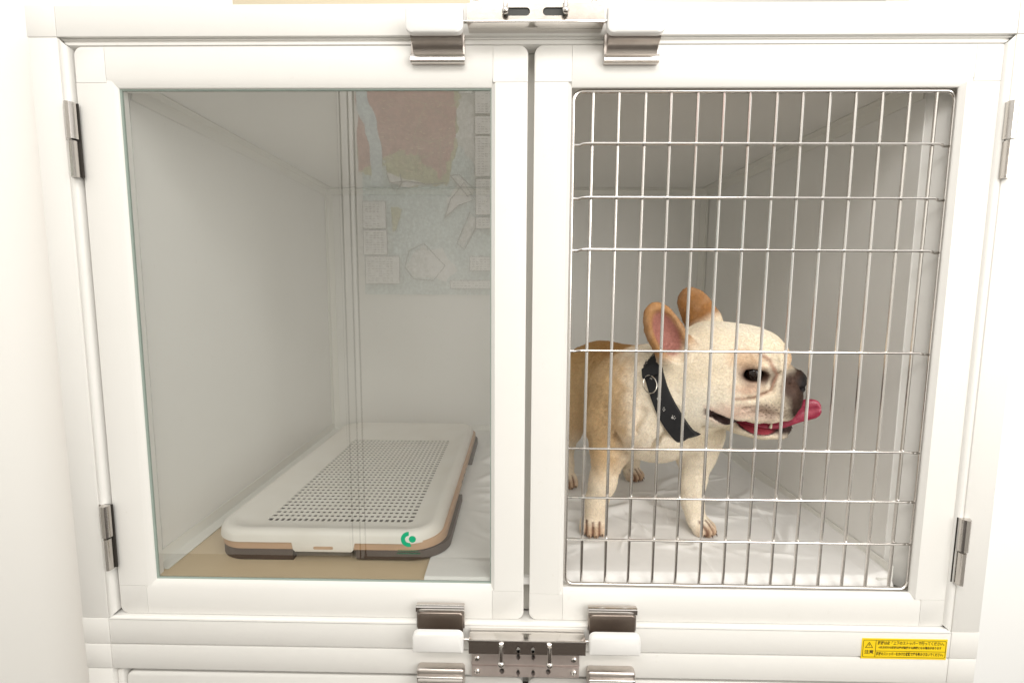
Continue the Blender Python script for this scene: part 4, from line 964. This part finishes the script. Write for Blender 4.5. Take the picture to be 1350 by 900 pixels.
for f, l in ((.080, -.020), (.086, -.010), (.086, .010), (.070, -.026)):
    bm = bmesh.new(); c0, c1 = H(f, l, -.0570), H(f + .001, l, -.0500); add_tube(bm, [tuple(c0), tuple((c0 + c1) / 2), tuple(c1)], [.0022, .0019, .0007], 8); fin('tooth', bm, 'tooth', dog)
for (t, d) in TOES:
    bm = bmesh.new(); z = GZ + .0072; p = t - d * .003; add_tube(bm, [(p[0], p[1], z + .001), (p[0] + d[0] * .0035, p[1] + d[1] * .0035, z), (p[0] + d[0] * .0045, p[1] + d[1] * .0045, z - .0030)], [.0014, .0011, .0004], 8); fin('claw', bm, 'claw', dog)
# collar: a band wrapped on the neck by casting rays at the body
ca = nrm((.70, -.50, .42)); cc = np.array((.825, .124, .262)); e1 = nrm(np.cross(ca, (0, 0, 1))); e2 = np.cross(ca, e1)
def neck_hit(an, off):
    d = e1 * math.cos(an) + e2 * math.sin(an); o = cc + ca * off
    h_ = bvh.ray_cast(Vector(o), Vector(d), .16); return (np.array(h_[0]) if h_[0] is not None else o + d * .07), d
NA = 96; rows = []
offs = [-.0148, -.0100, 0, .0100, .0148]
rad = np.array([[np.linalg.norm(neck_hit(2 * math.pi * k / NA, o)[0] - (cc + ca * o)) for o in offs] for k in range(NA)])
rad = np.minimum(rad, .080)
FT = np.fft.rfft(rad, axis=0); FT[3:] = 0; rad = np.fft.irfft(FT, NA, axis=0)
rm = np.maximum(rad, rad.mean(1, keepdims=True)); sink = np.array([max(0, float((e1 * math.cos(2 * math.pi * k / NA) + e2 * math.sin(2 * math.pi * k / NA)) @ nrm((.75, -.2, -.62))) - .55) for k in range(NA)]); rm = rm - .045 * sink[:, None]
bm = bmesh.new(); loops = []
for k in range(NA):
    an = 2 * math.pi * k / NA; d = e1 * math.cos(an) + e2 * math.sin(an); wv = 1 + .03 * math.sin(an * 5)
    L = [tuple(cc + ca * o * wv + d * (rm[k, i] + (.0042 if abs(o) < .014 else .0030))) for i, o in enumerate(offs)] + [tuple(cc + ca * o * wv + d * (rm[k, i] - .004)) for i, o in reversed(list(enumerate(offs)))]
    loops.append(L)
loops.append(loops[0]); loft(bm, loops, True); bmesh.ops.remove_doubles(bm, verts=bm.verts, dist=1e-6)
collar = fin('collar', bm, 'rubber', None); adopt(collar, dog) if False else setattr(collar, 'parent', dog)

# ring and printed pattern on the collar
rk = rm[:, 2]
def on_collar(an, off, lift=.0):
    k = an / (2 * math.pi) * NA; r_ = np.interp(k % NA, np.arange(NA + 1), np.append(rk, rk[0])); d = e1 * math.cos(an) + e2 * math.sin(an); return cc + ca * off + d * (r_ + .0042 + lift), d

# ---- short coat: hair strands combed along the body
def make_fur(N=150000):
    r = np.random.RandomState(5); T = V[F]; a = np.cross(T[:, 2] - T[:, 0], T[:, 3] - T[:, 1]); ar = np.linalg.norm(a, axis=1) * .5; nn = a / (2 * ar[:, None] + 1e-12)
    wgt = ar.copy(); cen = T.mean(1); Q = head_local(cen); wgt *= np.where(np.linalg.norm(Q, axis=1) < .12, 2.0, 1.0); wgt *= (cen[:, 2] > GZ + .003)
    idx_ = r.choice(len(F), N, p=wgt / wgt.sum()); u, v = r.rand(N, 1), r.rand(N, 1); t = T[idx_]
    P0 = (t[:, 0] * (1 - u) + t[:, 1] * u) * (1 - v) + (t[:, 3] * (1 - u) + t[:, 2] * u) * v; n_ = nn[idx_]; Q = head_local(P0)
    cl = coat(P0)
    # bare places: nose, eyes, mouth lining, inner ears thin
    dm = np.abs(Q[:, 2] - np.interp(Q[:, 0], MF, MU)); bare = (dm < np.interp(Q[:, 0], MF, MR) + .0035) & (Q[:, 0] > -.014) & (np.linalg.norm(Q[:, 1:], axis=1) < .09)
    for sg in (-1, 1): bare |= np.linalg.norm((Q - np.array((EF + .001, sg * .051, EU))) / np.array((.0165, .02, .0095)), axis=1) < 1
    bare |= np.linalg.norm((Q - np.array((.100, 0, .010))) / np.array((.015, .021, .016)), axis=1) < 1
    ln = np.full(N, .0042); nearh = np.exp(-np.maximum(0, np.linalg.norm(Q, axis=1) - .085) ** 2 / .0008); ln = ln * (1 - .42 * nearh)
    ln = np.where(blob(Q, (.085, 0, -.01), (.05, .08, .06)) > .2, .0022, ln)
    for (m, A, L, wd) in (NE, FE):
        R_ = (P0 - m) @ A.T; e_ = (np.abs(R_[:, 0]) < L * .66) & (np.abs(R_[:, 1]) < wd * 1.2) & (np.abs(R_[:, 2]) < .02); ln = np.where(e_, .0026, ln)
    ln = np.where(P0[:, 2] < GZ + .03, .0024, ln)
    fl = np.tile(np.array((-.15, .55, -.75)), (N, 1)); hw = np.clip(nearh, 0, 1)[:, None]; fl = fl * (1 - hw) + (-HA[0] * .9 - HA[2] * .35) * hw
    fl += r.normal(scale=.22, size=(N, 3)) + .35 * np.stack([vnoise(P0, 45, k) for k in (21, 22, 23)], 1); fl -= n_ * (fl * n_).sum(1, keepdims=True); fl /= np.linalg.norm(fl, axis=1, keepdims=True) + 1e-9
    keep = ~bare; P0, n_, fl, ln, cl = P0[keep], n_[keep], fl[keep], ln[keep], cl[keep]; N = len(P0); ln = (ln * r.uniform(.7, 1.25, N))[:, None]
    pts_ = np.stack([P0 - n_ * .0004, P0 + fl * ln * .40 + n_ * ln * .16, P0 + fl * ln * .95 + n_ * ln * .22], 1).reshape(-1, 3).astype(np.float32)
    hc = bpy.data.hair_curves.new('fur'); hc.add_curves([3] * N); hc.attributes['position'].data.foreach_set('vector', pts_.ravel())
    ra = hc.attributes.get('radius') or hc.attributes.new('radius', 'FLOAT', 'POINT'); ra.data.foreach_set('value', np.tile(np.array([.00017, .00014, .00003], np.float32), N))
    ca_ = hc.attributes.new('coat', 'FLOAT_COLOR', 'POINT'); cl = np.clip(cl * r.uniform(.80, 1.22, (N, 1)) * (1 + r.normal(scale=.03, size=(N, 3))), 0, 1)
    ca_.data.foreach_set('color', np.repeat(np.concatenate([cl, np.ones((N, 1))], 1), 3, axis=0).astype(np.float32).ravel())
    o = bpy.data.objects.new('fur', hc); C.objects.link(o); o.parent = dog
    m = bpy.data.materials.new('fur_strands'); m.use_nodes = True; b = m.node_tree.nodes["Principled BSDF"]; at = m.node_tree.nodes.new("ShaderNodeAttribute"); at.attribute_name = 'coat'
    m.node_tree.links.new(at.outputs["Color"], b.inputs["Base Color"]); b.inputs["Roughness"].default_value = .55; b.inputs["Specular IOR Level"].default_value = .25; hc.materials.append(m)
    return o
fur = make_fur(); fur['kind'] = 'stuff'
def collar_patch(name, m, an, off, shapes, lift=.0006):
    p0, d = on_collar(an, off, lift); tdir = -e1 * math.sin(an) + e2 * math.cos(an); bm = bmesh.new()
    for (u, v, r) in shapes:
        ring = [bm.verts.new(tuple(p0 + tdir * (u + r * math.cos(k * math.pi / 5)) + ca * (v + r * math.sin(k * math.pi / 5)) + d * (-.5 * (u + r * math.cos(k * math.pi / 5)) ** 2 / .07))) for k in range(10)]; bm.faces.new(ring)
    o = fin(name, bm, m, dog, False); o['kind'] = 'stuff'; return o
PAWM = [(0, -.0010, .0019), (.0030, .0004, .0008), (.0016, .0026, .0008), (-.0014, .0027, .0008), (-.0030, .0006, .0008)]
for an, off in ((5.50, .004), (5.72, -.004), (5.92, .003), (6.15, -.003), (.087, -.004), (.32, .004), (.55, -.006)): collar_patch('paw_print', 'print_white', an, off, PAWM)
p0, d0 = on_collar(5.84, -.006, .002); R1 = nrm(np.array((1., .25, 0)) - d0 * np.dot((1., .25, 0), d0)); R2 = np.cross(d0, R1)
tube('collar_ring', 'silver', dog, [tuple(p0 - np.array((0, 0, .002)) + R1 * .0105 * math.cos(t) + R2 * .0145 * math.sin(t) + d0 * .003) for t in [k * math.pi / 16 for k in range(32)]], .0009, 8, True)
pb, db = on_collar(5.60, .0, .0015); tdir = -e1 * math.sin(5.6) + e2 * math.cos(5.6)
bm = bmesh.new(); A_ = rrect(-.010, .010, -.0165, .0165, .003, 4)
loft(bm, [[tuple(pb + tdir * u + ca * v + db * (h_ - .5 * u * u / .07)) for u, v in A_] for h_ in (-.002, .0022)], True, True, True); fin('collar_loop', bm, 'rubber', dog)
# a few whiskers
_r = random.Random(3)
for k in range(4):
    f, u = .062 + .006 * (k % 4), -.020 - .006 * (k // 3); p = H(f, -.0445 + .010 * (k % 4) * .5, u); d = nrm(HA[0] * _r.uniform(.1, .5) - HA[1] * .9 - HA[2] * _r.uniform(.0, .4)); L_ = _r.uniform(.012, .022)
    tube('whisker', 'claw', dog, [tuple(p), tuple(p + d * L_ * .5), tuple(p + d * L_ - HA[2] * .003)], [.00022, .00016, .00006], 5)
